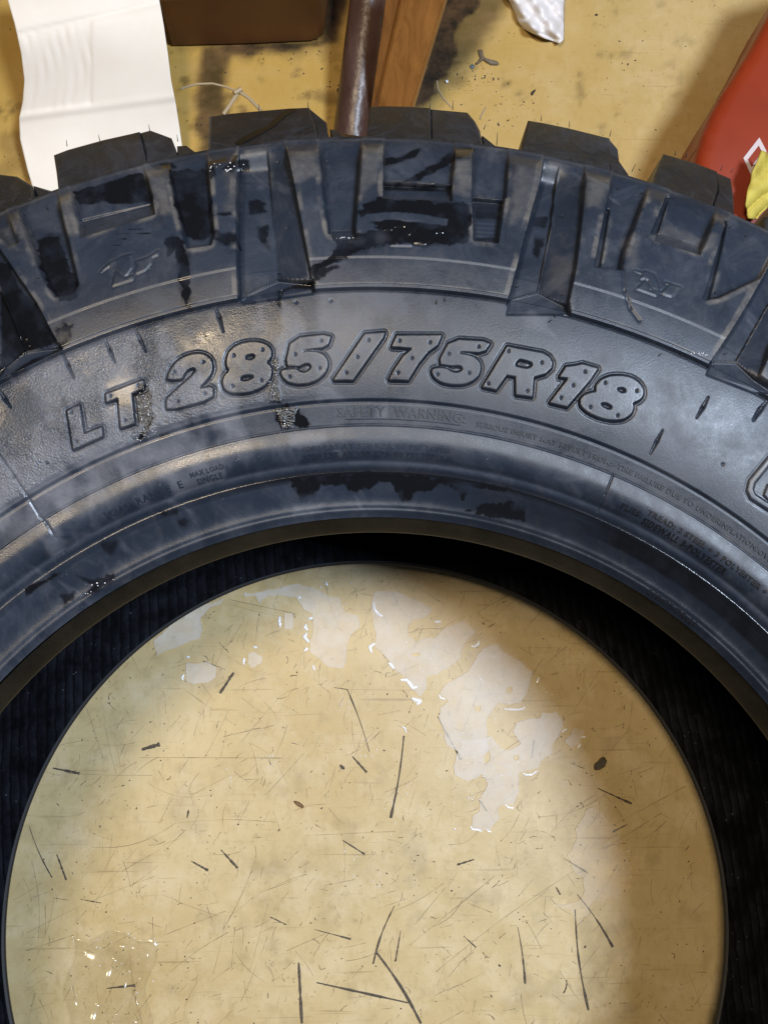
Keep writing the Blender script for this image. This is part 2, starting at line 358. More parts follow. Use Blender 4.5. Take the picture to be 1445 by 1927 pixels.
# ---- raised size lettering
cA = lambda pts: Cr(100, 680, 5, pts)
cB = lambda pts: Cr(300, 620, 5, pts)
cC = lambda pts: Cr(510, 600, 5, pts)
cD = lambda pts: Cr(720, 600, 5, pts)
cE = lambda pts: Cr(900, 630, 5, pts)
cF = lambda pts: Cr(1030, 660, 5, pts)
GLYPHS = [
 ('L', cA([(148, 475), (255, 425), (295, 700), (462, 632), (470, 712), (205, 830)]), [], 0),
 ('T', cA([(512, 320), (850, 190), (860, 262), (742, 312), (768, 590), (650, 630), (624, 352), (516, 386)]), [], 0),
 ('2', cB([(85, 478), (98, 430), (140, 350), (200, 290), (290, 250), (370, 238), (440, 252), (490, 300), (502, 370), (480, 440), (420, 510), (358, 578), (505, 545), (500, 658), (85, 770), (75, 665), (170, 580), (260, 500), (335, 430), (355, 390), (340, 365), (300, 366), (255, 395), (228, 435), (216, 472)]), [], 0),
 ('8', cB([(668, 400), (642, 350), (640, 290), (665, 220), (720, 170), (790, 140), (880, 128), (960, 136), (1020, 162), (1052, 210), (1047, 270), (1003, 322), (1040, 352), (1056, 400), (1038, 478), (980, 542), (890, 586), (780, 606), (680, 602), (622, 568), (602, 510), (617, 452)]),
  [cB([(800, 272), (822, 247), (880, 234), (910, 247), (908, 278), (868, 303), (817, 298)]), cB([(756, 485), (778, 447), (830, 432), (893, 437), (898, 463), (850, 493), (792, 503)])], 1),
 ('5', cC([(200, 195), (565, 155), (525, 272), (300, 300), (292, 330), (340, 316), (420, 320), (488, 347), (526, 400), (530, 460), (495, 528), (428, 585), (340, 615), (240, 620), (160, 597), (114, 550), (99, 506), (132, 490), (235, 482), (268, 510), (318, 522), (368, 497), (390, 460), (372, 428), (330, 422), (290, 438), (263, 455), (140, 452)]), [], 0),
 ('slash', cC([(885, 155), (1062, 140), (1048, 185), (768, 582), (597, 582)]), [], 0),
 ('7', cD([(135, 167), (545, 167), (510, 255), (420, 320), (330, 430), (235, 585), (65, 580), (110, 490), (200, 360), (292, 284), (90, 268)]), [], 0),
 ('5', cD([(640, 202), (1013, 224), (943, 326), (722, 312), (710, 340), (780, 347), (848, 367), (896, 410), (914, 470), (896, 540), (838, 592), (758, 622), (650, 626), (552, 606), (484, 558), (462, 510), (474, 480), (540, 472), (598, 480), (638, 510), (690, 522), (742, 505), (757, 480), (742, 453), (700, 443), (650, 450), (520, 430)]), [], 0),
 ('R', cE([(270, 122), (598, 182), (655, 217), (684, 270), (675, 320), (618, 373), (510, 405), (495, 590), (352, 570), (350, 400), (258, 385), (160, 523), (42, 498)]),
  [cE([(370, 230), (480, 256), (513, 280), (500, 313), (450, 333), (322, 306)])], 0),
 ('1', cE([(820, 312), (905, 302), (970, 287), (1108, 327), (1040, 430), (825, 683), (672, 646), (848, 414), (762, 404)]), [], 0),
 ('8', cF([(455, 400), (452, 340), (502, 282), (580, 249), (680, 244), (780, 264), (848, 308), (886, 370), (886, 430), (848, 473), (785, 497), (796, 550), (768, 608), (700, 652), (600, 660), (480, 636), (372, 586), (308, 528), (304, 470), (342, 427), (400, 407)]),
  [cF([(632, 357), (700, 347), (738, 375), (732, 403), (690, 413), (650, 390)]), cF([(478, 502), (540, 490), (598, 525), (608, 558), (560, 568), (500, 535)])], 1),
]
LETTER_IDS = []
for gi, (ch, outl, holes, rnd) in enumerate(GLYPHS):
    P = to_xy(chaikin(outl, 1) if ch in '825' else outl); w_ = window(P, 4); x, y = X[w_], Y[w_]
    d = sdf(P, x, y)
    for h in holes: d = np.maximum(d, -sdf(to_xy(chaikin(h, 1)), x, y))
    rise = 1.05 if ch in 'LT' else .85; wd = 1.15
    top = sm((wd-d)/wd)                     # 1 on the face, 0 outside the bevel
    Hh[w_] += rise*top - .40*np.exp(-((d-wd-.2)/.5)**2)
    WET_SHADE[w_] = np.maximum(WET_SHADE[w_], .62*np.exp(-((d-wd*.55)/.75)**2))  # dark rim along the bevel of each character
    rid = 100+gi; LETTER_IDS.append((rid, ch)); r = REG[w_]; r[d < wd] = rid; REG[w_] = r
# badge panel at the right edge
BADGE = [(1470, 845), (1445, 862), (1409, 906), (1405, 924), (1411, 938), (1445, 960), (1500, 995), (1540, 920)]
P = to_xy(BADGE); w_ = window(P, 4); d = sdf(P, X[w_], Y[w_]); Hh[w_] += .7*sm((1.0-d)/1.0)-.8*sm((-d-1.6)/1.0)-.25*np.exp(-((d-1.3)/.5)**2)
r = REG[w_]; r[d < 1] = 200; REG[w_] = r
P = to_xy([(1470, 905), (1443, 915), (1436, 932), (1448, 946), (1475, 950), (1490, 925)]); w_ = window(P, 4); d = sdf(P, X[w_], Y[w_]); Hh[w_] += .7*sm((.8-d)/.8)
# stylised bolt emblems on the blocks
e1 = lambda pts: Cr(680, 400, 7.225, pts)
e2 = lambda pts: Cr(180, 450, 7.225, pts)
e3 = lambda pts: Cr(1160, 490, 10.32, pts)
EMB = [
 [e1([(300, 290), (360, 230), (440, 235), (470, 195), (800, 195), (770, 235), (650, 352), (585, 245), (445, 245), (410, 295)]),
  e1([(390, 500), (495, 350), (545, 365), (610, 460), (700, 465), (670, 505)]),
  e1([(730, 300), (800, 280), (960, 310), (1040, 265), (1155, 275), (1100, 330), (1005, 330), (920, 440), (860, 480), (720, 465), (700, 445), (790, 345)])],
 [e2([(100, 500), (150, 440), (240, 370), (400, 290), (530, 260), (540, 350), (520, 440), (430, 560), (290, 470), (220, 420)]),
  e2([(260, 685), (300, 500), (330, 510), (430, 575), (545, 545), (530, 600)]),
  e2([(570, 360), (620, 345), (750, 300), (880, 215), (870, 265), (790, 300), (780, 380), (700, 470), (590, 520), (555, 520), (600, 400)])],
 [e3([(290, 260), (430, 305), (510, 290), (670, 350), (730, 500), (780, 690), (600, 620), (560, 450), (420, 420), (440, 330)]),
  e3([(340, 620), (500, 450), (570, 560), (620, 640), (770, 690), (700, 750)]),
  e3([(805, 690), (880, 640), (960, 550), (900, 500), (1060, 560), (1180, 590), (1070, 725), (1000, 765), (900, 740)])]]
for bi, grp in enumerate(EMB):
    for pts in grp:
        P = to_xy(pts); w_ = window(P, 3); d = sdf(P, X[w_], Y[w_]); Hh[w_] += .32*sm((.35-d)/.7)-.16*np.exp(-((d-.8)/.4)**2)
# vent nib dimples
NIBS = [(137, 778), (146, 833), (210, 747), (262, 727), (237, 793), (329, 702), (384, 683), (337, 757), (387, 743), (441, 671), (495, 660), (439, 729), (493, 718),
        (605, 643), (556, 669), (602, 695), (546, 711), (694, 642), (673, 674), (652, 704), (752, 643), (809, 646), (775, 676), (749, 704), (900, 654), (844, 668),
        (882, 704), (823, 707), (956, 662), (1018, 684), (918, 724), (991, 738), (1099, 701), (1077, 727), (1054, 751), (1137, 722), (1196, 737), (1109, 768), (1160, 784), (89, 872), (1358, 875),
        (372, 300), (558, 570), (623, 567), (523, 300), (615, 303), (547, 398), (540, 424)]
for px, py in NIBS:
    x0_, y0_ = xy(px, py); w_ = (np.abs(X-x0_) < 4) & (np.abs(Y-y0_) < 4); d = np.hypot(X[w_]-x0_, Y[w_]-y0_)
    Hh[w_] += -.6*np.exp(-(d/.6)**2)

# ---- wet patches, dried film and dust, with painted shade and sheen
for pts, rag in [
    (c3([(405, 350), (780, 240), (832, 400), (740, 405), (640, 412), (560, 395), (420, 420)]), 1.0),
    (c3([(920, 230), (1125, 225), (1150, 420), (1160, 560), (1100, 615), (1010, 590), (960, 430), (930, 300)]), 1.4),
    (c3([(195, 610), (270, 575), (325, 585), (380, 780), (445, 880), (430, 950), (340, 960), (290, 900), (250, 830)]), 1.2),
    (c3([(1155, 560), (1200, 590), (1305, 600), (1305, 640), (1240, 660), (1190, 640), (1160, 610)]), 1.0),
    (c3([(1140, 200), (1230, 180), (1240, 200), (1160, 215), (1180, 280), (1150, 320)]), .6),
    (c3([(1215, 250), (1270, 200), (1270, 165), (1350, 160), (1355, 200), (1300, 210), (1265, 270)]), .6),
    (c3([(870, 205), (940, 190), (960, 215), (900, 240)]), .6),
    (c3([(910, 625), (950, 600), (1000, 630), (1030, 690), (1040, 860), (1045, 990), (1000, 1000), (980, 800), (960, 690), (920, 720)]), 1.4),
    (c3([(300, 1110), (345, 1090), (420, 1070), (400, 1170), (340, 1215)]), 1.5),
    (c3([(-10, 730), (50, 740), (90, 850), (200, 970), (310, 1160), (280, 1170), (140, 1195), (60, 1260), (-10, 1350)]), 1.2),  # shade of the left-facing gap facets, painted dark
    (c3([(20, 1350), (160, 1260), (320, 1200), (335, 1225), (180, 1290), (30, 1375)]), .8),
    (c4([(635, 495), (700, 430), (760, 412), (960, 415), (1100, 430), (1255, 435), (1250, 560), (1235, 640), (1150, 655), (820, 655), (640, 690), (560, 730), (400, 800), (395, 780), (500, 715), (540, 650), (640, 600), (760, 560)]), 1.8),
    (c4([(785, 160), (860, 170), (940, 125), (985, 115), (960, 160), (880, 190), (785, 212)]), .9),
    (c4([(1180, 110), (1285, 120), (1210, 190), (1140, 200), (1060, 250), (970, 290), (890, 300), (1000, 230), (1080, 195), (1120, 150)]), .9),
    (c4([(785, 305), (1150, 320), (1150, 345), (785, 340)]), .4),  # groove shading painted as a dark strip
    (c4([(1268, 380), (1430, 400), (1415, 500), (1280, 490)]), .6),
    (c4([(1275, 600), (1390, 590), (1395, 635), (1290, 625)]), .5),
    (c4([(200, 885), (290, 850), (395, 842), (390, 870), (300, 868), (235, 890), (225, 980), (205, 960)]), .7),
    (c4([(395, 780), (550, 770), (420, 850), (410, 900)]), 1.2),
    (c4([(40, 360), (120, 355), (140, 430), (50, 430)]), 1.4), (c4([(90, 510), (150, 500), (150, 620), (110, 600)]), 1.2),
    (c5([(275, 415), (360, 415), (350, 470), (280, 470)]), .8), (c5([(290, 520), (340, 530), (310, 640), (285, 610)]), 1.0),
    (cB([(1050, 250), (1110, 290), (1122, 400), (1108, 500), (1140, 690), (1060, 670), (1020, 520), (1062, 420), (1075, 330)]), 1.2),
    (cB([(1085, 750), (1280, 712), (1340, 800), (1420, 900), (1250, 920), (1150, 935), (1100, 850)]), 1.6),
    (cA([(770, 330), (880, 185), (905, 260), (930, 420), (962, 560), (900, 680), (800, 740), (845, 600), (768, 560), (800, 400)]), 1.6),
    (cA([(1010, 690), (1085, 680), (1060, 715), (1000, 730)]), .5),
    (Cr(300, 620, 5, [(350, 80), (440, 40), (490, 50), (470, 85), (400, 110)]), 1.6),
    (Cr(450, 600, 2.89, [(255, 862), (700, 835), (1000, 850), (1300, 885), (1480, 925), (1440, 935), (1250, 915), (1215, 985), (1185, 930), (1140, 895), (1020, 930), (965, 950), (925, 990), (885, 1000), (860, 950), (820, 895), (740, 900), (700, 930), (640, 945), (560, 905), (440, 905), (400, 965), (340, 975), (300, 920)]), 1.6),
    (Cr(450, 600, 2.89, [(1230, 1045), (1350, 1000), (1460, 985), (1560, 1010), (1560, 1100), (1440, 1090), (1330, 1060)]), 1.6),
    (Cr(0, 600, 2.89, [(560, 1210), (650, 1205), (630, 1250), (600, 1285), (575, 1250)]), 1.0),
    (Cr(0, 600, 2.89, [(860, 1050), (970, 1030), (965, 1068), (880, 1078)]), .8),
    (Cr(0, 600, 2.89, [(960, 1090), (1040, 1095), (1010, 1140), (975, 1130)]), 1.0),
    (Cr(0, 1000, 1.993, [(290, 165), (350, 185), (430, 158), (432, 190), (385, 215), (340, 245), (300, 260), (352, 205)]), 1.0),
    (Cr(0, 1000, 1.993, [(228, 240), (280, 225), (275, 255), (242, 285)]), .8),
    (Cr(0, 1000, 1.993, [(375, 45), (435, 38), (428, 62), (400, 82)]), .8),
    (Cr(0, 1000, 1.993, [(90, 215), (200, 160), (240, 150), (200, 180), (100, 240)]), .8)]:
    _P = to_xy(pts); _sz = max(max(p[0] for p in _P)-min(p[0] for p in _P), max(p[1] for p in _P)-min(p[1] for p in _P))
    blot(_P, WET_SHADE, .97 if _sz > 14 else .85, .7 if _sz > 14 else 1.3, rag*1.4, 3.2 if _sz > 14 else 2.0, 3+int(pts[0][0]) % 17)
    blot(to_xy(pts), WET_SHADE, .5, 3.2, rag*2.2, 9, 5+int(pts[0][0]) % 13)
blot(to_xy(c4([(640, 530), (700, 490), (860, 485), (1010, 495), (1130, 520), (1120, 550), (980, 535), (830, 520), (700, 540), (760, 580), (660, 590)])), WET_SHADE, -1, .5, .9)
for pts in [c3([(640, 600), (830, 595), (830, 602), (720, 600)]), c3([(710, 575), (790, 572), (790, 577)]), c3([(665, 625), (700, 627), (698, 633)]), c3([(625, 660), (670, 660), (668, 667)]), c3([(1190, 490), (1260, 480), (1270, 500), (1220, 505)])]:
    blot(to_xy([(a, b-1) for a, b in pts]+[(pts[0][0]-1, pts[0][1]+1.2)]), WET_SHADE, .9, .5, .5)
_lt = np.isin(REG, [r_[0] for r_ in LETTER_IDS]); WET_SHADE *= np.clip(.92+1.5*fbm(X, Y, 9, 77), .5, 1)
# groove and concave band by the bead, their dark reflection painted in
SAT = np.maximum(SAT, sm(1-np.abs(UG-246)/16))
WET_SHADE = np.maximum(WET_SHADE, .92*np.exp(-((UG-251.3)/1.9)**2)*np.clip((PHW+.42)/.25, .25, 1))
wide = np.clip((PHW-.22)/.25, 0, 1)
WET_SHADE = np.maximum(WET_SHADE, wide*sm((251.9-UG)/1.0)*sm((UG-241)/3.5)*(.93+.4*fbm(X, Y, 9, 5)))
# pale dried film and dust, plus painted sheen
for pts, amt, rag, sc in [
    (c4([(500, 1060), (520, 1050), (590, 1160), (570, 1170)]), .45, 2.0, 3),
    (c4([(85, 900), (130, 890), (150, 1100), (90, 1110)]), .5, 3.0, 4), (c4([(240, 960), (330, 1000), (350, 1120), (300, 1180), (230, 1300), (190, 1250)]), .7, 3.0, 5),
    (Cr(450, 600, 2.89, [(270, 630), (460, 610), (470, 670), (390, 700), (280, 690)]), .75, 1.6, 4),
    (Cr(450, 600, 2.89, [(400, 370), (520, 380), (570, 440), (440, 440)]), .55, 2.4, 4),
    (Cr(450, 600, 2.89, [(740, 480), (800, 470), (800, 540), (750, 535)]), .8, 1.2, 3),
    (Cr(450, 600, 2.89, [(290, 1010), (450, 1005), (450, 1060), (300, 1060)]), .5, 2.0, 4),
    (c5([(232, 940), (262, 905), (300, 935), (342, 950), (328, 1022), (230, 1015)]), .55, 1.2, 4),  # reflection on a wet film, painted pale
    (Cr(880, 760, 5, [(820, 705), (1080, 705), (1085, 722), (900, 730)]), .45, .8, 3), (Cr(880, 760, 5, [(980, 765), (1060, 860), (1050, 870), (975, 780)]), .45, .8, 3),
    (Cr(1140, 880, 4.738, [(0, 200), (60, 260), (60, 340), (0, 320)]), .4, 2.0, 4), (Cr(1140, 880, 4.738, [(540, 590), (640, 600), (640, 700), (600, 690)]), .35, 2.0, 4),
    (Cr(450, 600, 2.89, [(700, 780), (900, 720), (1100, 760), (1050, 790), (760, 790)]), .12, 2.0, 4)]:
    blot(to_xy(pts), PALE_SHEEN, amt, 3.6, rag, sc, 21)
for pts, amt in [
    (c4([(265, 150), (425, 145), (435, 300), (390, 290), (320, 310)]), .8), (c4([(665, 150), (770, 115), (745, 300), (660, 400), (655, 300)]), .6), (c4([(1160, 200), (1250, 200), (1240, 400), (1180, 380)]), .7),
    (c3([(100, 520), (140, 540), (240, 760), (200, 740)]), .6), (c3([(320, 400), (395, 350), (440, 600), (395, 590)]), .8), (c3([(800, 240), (900, 240), (950, 480), (890, 490)]), .7), (c3([(0, 560), (60, 540), (110, 680), (60, 660)]), .6),
    (c3([(1240, 250), (1300, 250), (1290, 480), (1240, 480)]), .5), (c5([(180, 200), (310, 220), (270, 400), (150, 500)]), .45), (c5([(530, 260), (650, 280), (600, 420), (520, 420)]), .5), (c5([(930, 470), (1110, 560), (1090, 600), (900, 530)]), .5),
    (c5([(1130, 560), (1170, 560), (1160, 620), (1110, 620)]), .6), (c5([(700, 560), (780, 560), (790, 700), (740, 720)]), .45), (c5([(380, 600), (470, 640), (440, 820), (360, 760)]), .35),
    (c3([(1110, 1100), (1160, 1090), (1150, 1150), (1080, 1150)]), .6)]:
    blot(to_xy(pts), DUST_SHEEN, amt, 5.0, 2.5, 5, 33)  # rib tops: dust plus painted sheen highlights
DUST_SHEEN = np.maximum(DUST_SHEEN, .28*sm(fbm(X, Y, 26, 41)*4-.2)*np.clip((-PHW+.1)*2.5, 0, 1)*((UG > 283) & (UG < 330)))
_side = np.clip((-PHW+.16)*2.6, .10, 1)
_sm1 = fbm(X, Y, 30, 141, 5); _sm2 = fbm(X*1.0+Y*.35, (Y-X*.35)*.35, 9, 142, 4)
PALE_SHEEN = np.maximum(PALE_SHEEN, 1.0*sm(_sm1*5+.15+_sm2*1.6)*_side*((UG > 256) & (UG < 333)))  # left side paler: lamp sheen painted in over the smears
PALE_SHEEN = np.maximum(PALE_SHEEN, .36*sm(fbm(X, Y, 16, 143, 5)*6-.9)*((UG > 346) | (UG < 252)))
PALE_SHEEN *= np.where((UG > 331) & (UG < 346), .35, 1)
PALE_SHEEN = np.maximum(PALE_SHEEN, .55*sm(fbm(X*.5+Y*.5, (Y-X)*.16, 7, 144, 4)*7-1.7))
# thin pale lines where edges are rubbed
DUST_SHEEN = np.maximum(DUST_SHEEN, .55*np.exp(-((UG-271.6)/.35)**2)*(.5+fbm(X, Y, 8, 61, 2)*2.2).clip(0, 1))
DUST_SHEEN = np.maximum(DUST_SHEEN, .25*np.exp(-((UG-345.8)/.9)**2)*(np.abs(Hh-3) < 1.2)*(.6+fbm(X, Y, 14, 62, 2)*1.8).clip(0, 1))
DUST_SHEEN = np.maximum(DUST_SHEEN, .5*np.exp(-((UG-413.9)/.7)**2)*(.5+fbm(X, Y, 14, 63, 2)*2).clip(0, 1))
PALE_SHEEN = np.maximum(PALE_SHEEN, .30*np.exp(-((UG-255.8)/.7)**2)*(.7+fbm(X, Y, 12, 64, 2)).clip(0, 1))
# gritty film of soap bubbles and sandy texture on the left of the lettering band
SAT = np.maximum(SAT, np.clip((-PHW-.06)*5, 0, 1)*((UG > 258)&(UG < 332))*(.6+fbm(X, Y, 18, 72)*1.6).clip(.1, 1))
GRIT = np.maximum(GRIT, 1.0*sm(fbm(X, Y, 20, 71)*3+.55)*np.clip((-PHW-.02)*3.2, 0, 1)*sm((UG-283)/2)*sm((330-UG)/2)*(REG < 500))
for q in (cB([(1050, 250), (1140, 260), (1140, 690), (1020, 700)]), cB([(1085, 750), (1280, 712), (1250, 920), (1150, 935)]), cA([(770, 330), (900, 185), (962, 560), (700, 800), (640, 820), (768, 560)])):
    blot(to_xy(q), GRIT, 1, 2, 2)
Hh += GRIT*.09*(fbm(X, Y, 1.6, 81, 2)) + .10*fbm(X, Y, 30, 90, 3)

def blur(A, k):
    for ax in (0, 1):
        for _ in range(2):
            P_ = np.pad(A, [(k+1, k) if a == ax else (0, 0) for a in (0, 1)], mode='edge'); C_ = np.cumsum(P_, axis=ax)
            A = (C_[2*k+1:]-C_[:-2*k-1])/(2*k+1) if ax == 0 else (C_[:, 2*k+1:]-C_[:, :-2*k-1])/(2*k+1)
    return A
_cv = Hh-blur(Hh, 5); _nz = (fbm(X, Y, 10, 151, 4)*5+.45).clip(0, 1)
DUST_SHEEN = np.maximum(DUST_SHEEN, (.95*np.clip((_cv-.12)*2.4, 0, 1)*_nz*((UG > 333) | (REG >= 100))*(1-WET_SHADE)*(np.abs(PHW) < .9)))
WET_SHADE = np.maximum(WET_SHADE, .30*np.clip((-_cv-.25)*1.4, 0, 1)*(UG > 282)*(np.abs(PHW) < .9))  # hollows of the relief made darker and shinier
# ---- block regions become parts of their own
blk = (UG > 331) & (REG == 0)
gap_angles = []
def gapang(pts): a = [tr(*p)[0] for p in pts]; return a
gl = [tr(*p) for p in Cr(0, 240, 2.89, [(335, 1215), (130, 850), (0, 640), (-150, 450)])]
def edge_curve(pts):
    a = sorted([(tr(*p)[1], tr(*p)[0]) for p in pts]); return [q[0] for q in a], [q[1] for q in a]
CUTS = [c4([(2, 935), (-6, 600), (5, 300), (8, 120)]), c5([(140, 885), (262, 430), (330, 200), (345, 120)]), c5([(1140, 1195), (1290, 960), (1445, 690), (1560, 480)])]
LC = [c3([(335, 1215), (215, 975), (130, 850), (0, 660)]), c4([(397, 880), (350, 590), (300, 330), (255, 130)]), c5([(440, 885), (478, 700), (505, 480), (522, 220)]), c5([(1385, 1260), (1450, 1100), (1560, 900), (1780, 620)])]
for k in range(3):
    uL, aL = edge_curve(LC[k]); uR, aR = edge_curve(CUTS[k])
    m_ = blk & (PHW > np.interp(UG, uL, aL)) & (PHW < np.interp(UG, uR, aR)); REG[m_] = 10+k
uL, aL = edge_curve(LC[3]); m_ = blk & (PHW > np.interp(UG, uL, aL)) & (PHW < np.interp(UG, uL, aL)+.27); REG[m_] = 13
uR, aR = edge_curve(c3([(-30, 1400), (0, 1330), (-200, 1000), (-420, 700)]))
m_ = blk & (PHW < np.interp(UG, [331, 360, 414], [-.462, -.47, -.48])) & (PHW > -.72); REG[m_] = 14

_in = np.clip((PHW+.05)/.3, 0, 1)*(UG < 252.5)
PALE_SHEEN *= 1-.9*_in; DUST_SHEEN *= 1-.8*_in; WET_SHADE = np.maximum(WET_SHADE, .55*_in)  # bead face right of centre painted darker, continuing the dark reflection
# ---- build the meshes of the upper sidewall
RG = UG+warp(PHW, UG); GX = RG*np.sin(PG); GY = RG*np.cos(PG); GZ = z0(UG)+Hh
V = np.stack([GX, GY, GZ], -1).reshape(-1, 3)
I = np.arange(NP*NU).reshape(NP, NU); In = np.roll(I, -1, 0)
QF = np.stack([I[:, :-1], I[:, 1:], In[:, 1:], In[:, :-1]], -1).reshape(-1, 4)
QR = REG[:, :-1].reshape(-1)
# vertex normals of the whole sheet, so that parts join without a seam
dP = np.roll(np.stack([GX, GY, GZ], -1), -1, 0)-np.roll(np.stack([GX, GY, GZ], -1), 1, 0)
dU = np.gradient(np.stack([GX, GY, GZ], -1), axis=1); NR = np.cross(dP, dU); NR /= np.linalg.norm(NR, axis=-1, keepdims=True)+1e-12
NR = np.where(NR[..., 2:3] < 0, -NR, NR).reshape(-1, 3)
ATT = {'wet': WET_SHADE, 'pale': PALE_SHEEN, 'dust': DUST_SHEEN, 'satin': SAT, 'grit': GRIT}  # wet_shade, pale and dust_sheen hold real film and dirt plus painted light and shade
def sheet(name, mask, parent, label=None):
    f = QF[mask]; used = np.unique(f); remap = np.zeros(NP*NU, np.int64); remap[used] = np.arange(len(used)); f = remap[f]
    v = V[used]; org = np.array([0, 0, FLOOR]) if name == 'sidewall' else v.mean(0)
    me = bpy.data.meshes.new(name); me.vertices.add(len(v)); me.vertices.foreach_set('co', ((v-org)*MM).ravel())
    nf = len(f); me.loops.add(nf*4); me.polygons.add(nf)
    f = f[:, ::-1]
    me.loops.foreach_set('vertex_index', f.ravel().astype(np.int32)); me.polygons.foreach_set('loop_start', np.arange(0, nf*4, 4, dtype=np.int32))
    me.update(calc_edges=True); me.polygons.foreach_set('use_smooth', np.ones(nf, bool))
    for k, a in ATT.items():
        at_ = me.attributes.new(k, 'FLOAT', 'POINT'); at_.data.foreach_set('value', a.reshape(-1)[used].astype(np.float32))
    me.normals_split_custom_set_from_vertices(NR[used].tolist())
    me.materials.append(M['rubber'])
    o = bpy.data.objects.new(name, me); COL.objects.link(o); o.parent = parent; o.location = Vector(org*MM)-parent.location
    if label: o['label'] = label
    return o
side_ids = (QR < 10)
sheet('sidewall', side_ids, tire)
for k, lb in zip(range(10, 15), ('shoulder block on the left, soaked black in its recesses', 'middle shoulder block with a wet black smear across its emblem', 'dry shoulder block on the right with a curved seam', None, None)):
    sheet('shoulder_block', QR == k, tire, lb)
nm = {'L': 'raised letter L', 'T': 'raised letter T', 'R': 'raised letter R', 'slash': 'raised slash'}
for rid, ch in LETTER_IDS:
    sheet('raised_letter' if ch in 'LTR' else ('raised_slash' if ch == 'slash' else 'raised_digit'), QR == rid, tire, nm.get(ch, 'raised digit '+ch))
sheet('raised_badge', QR == 200, tire)

# ---- remaining shells of the tyre, all turned round the axle
def lathe(name, prof, mat, parent, nseg=360, a0=0.0, a1=2*math.pi, label=None, warpk=None):
    full = abs(a1-a0-2*math.pi) < 1e-6; n = nseg if full else nseg+1
    V_, F_ = [], []
    for i in range(n):
        a = a0+(a1-a0)*i/nseg
        for (r, z) in prof:
            rr = r+(float(warp((a+math.pi) % (2*math.pi)-math.pi, warpk)) if warpk else 0)
            V_.append((rr*math.sin(a), rr*math.cos(a), z))
    k = len(prof)
    for i in range(nseg):
        j = (i+1) % n
        for q in range(k-1): F_.append((i*k+q, i*k+q+1, j*k+q+1, j*k+q))
    o = mesh_obj(name, V_, F_, mat, parent, origin=(0, 0, FLOOR));
    if label: o['label'] = label
    return o
n = NT('bead_chafer'); f1 = n.noise(60, 5, .7, n.pos((1, 1, .2))); f2 = n.noise(900, 3, .6)
M['bead'] = n.set(Specular_IOR_Level=.08, Base_Color=n.mix(n.ramp(f1, [(.35, 0), (.7, 1)]), (.007, .0065, .006), (.022, .018, .014)), Roughness=.5, Normal=n.bump(f2, .3, .0006))
n = NT('inner_liner'); wv = n.n('TexWave'); wv.bands_direction = 'X'; wv.inputs['Scale'].default_value = 48; wv.inputs['Distortion'].default_value = 1.6; wv.inputs['Detail Scale'].default_value = 2.0; wv.inputs['Detail'].default_value = 2
mp = n.n('Mapping'); mp.inputs['Rotation'].default_value = (0, 0, math.radians(-7)); n.l(n.geo.outputs['Position'], mp.inputs['Vector']); n.l(mp.outputs[0], wv.inputs['Vector'])
f1 = n.noise(45, 5, .7); f2 = n.noise(500, 4, .7)
h_ = n.math('ADD', n.math('MULTIPLY', wv.outputs['Fac'], 1.0), n.math('MULTIPLY', f2, .35))
col = n.mix(n.ramp(f1, [(.4, 0), (.75, 1)]), (.004, .0045, .006), (.022, .024, .032))
col = n.mix(n.ramp(wv.outputs['Fac'], [(.0, 1), (.16, 0)]), col, (.004, .004, .005))
vo = n.n('TexVoronoi'); vo.inputs['Scale'].default_value = 210; n.l(n.geo.outputs['Position'], vo.inputs['Vector'])
col = n.mix(n.math('MULTIPLY', n.ramp(vo.outputs['Distance'], [(.05, 1), (.12, 0)]), n.ramp(f1, [(.5, 0), (.6, .8)])), col, (.20, .21, .24))
M['liner'] = n.set(Base_Color=col, Roughness=.42, Specular_IOR_Level=.3, Normal=n.bump(h_, .5, .0007))
lathe('bead_seat', [(229.5, 182.6), (227.3, 183.4), (226.1, 185.0), (226.3, 187.5), (228.2, 192.5), (230.4, 198.2), (231.0, 199.6), (231.6, 200.9)], M['bead'], tire, 420, warpk=226)
up_in = [(229.5, 182.6), (246, 186), (262, 195), (300, 212), (345, 214), (390, 198), (412, 160), (416, 90), (412, 20)]
lathe('inner_liner', up_in+[(390, -8), (345, -30), (300, -33), (262, -17), (246, -7), (228.0, .9)], M['liner'], tire, 300)
M['low'] = NT('lower_bead_rubber').set(Base_Color=(.010, .009, .009), Roughness=.6)
lathe('lower_bead', [(228.0, .9), (226.6, .5), (226.0, 0), (226.2, -2.5), (228.2, -8), (230.5, -13.5), (232, -16), (238, -21), (250, -23), (256, -28)], M['low'], tire, 360)
lathe('lower_sidewall', [(256, -28), (270, -37), (285, -43), (306, -48), (331, -49.8), (370, -45), (400, -35), (415, -25), (417, -20)], M['tread'], tire, 240)
lathe('tread_base', [(415.3, 210.0), (416.6, 209.2), (417.4, 207.5), (418, 200), (419, 150), (419, 40), (418, -10), (417, -20)], M['tread'], tire, 360)

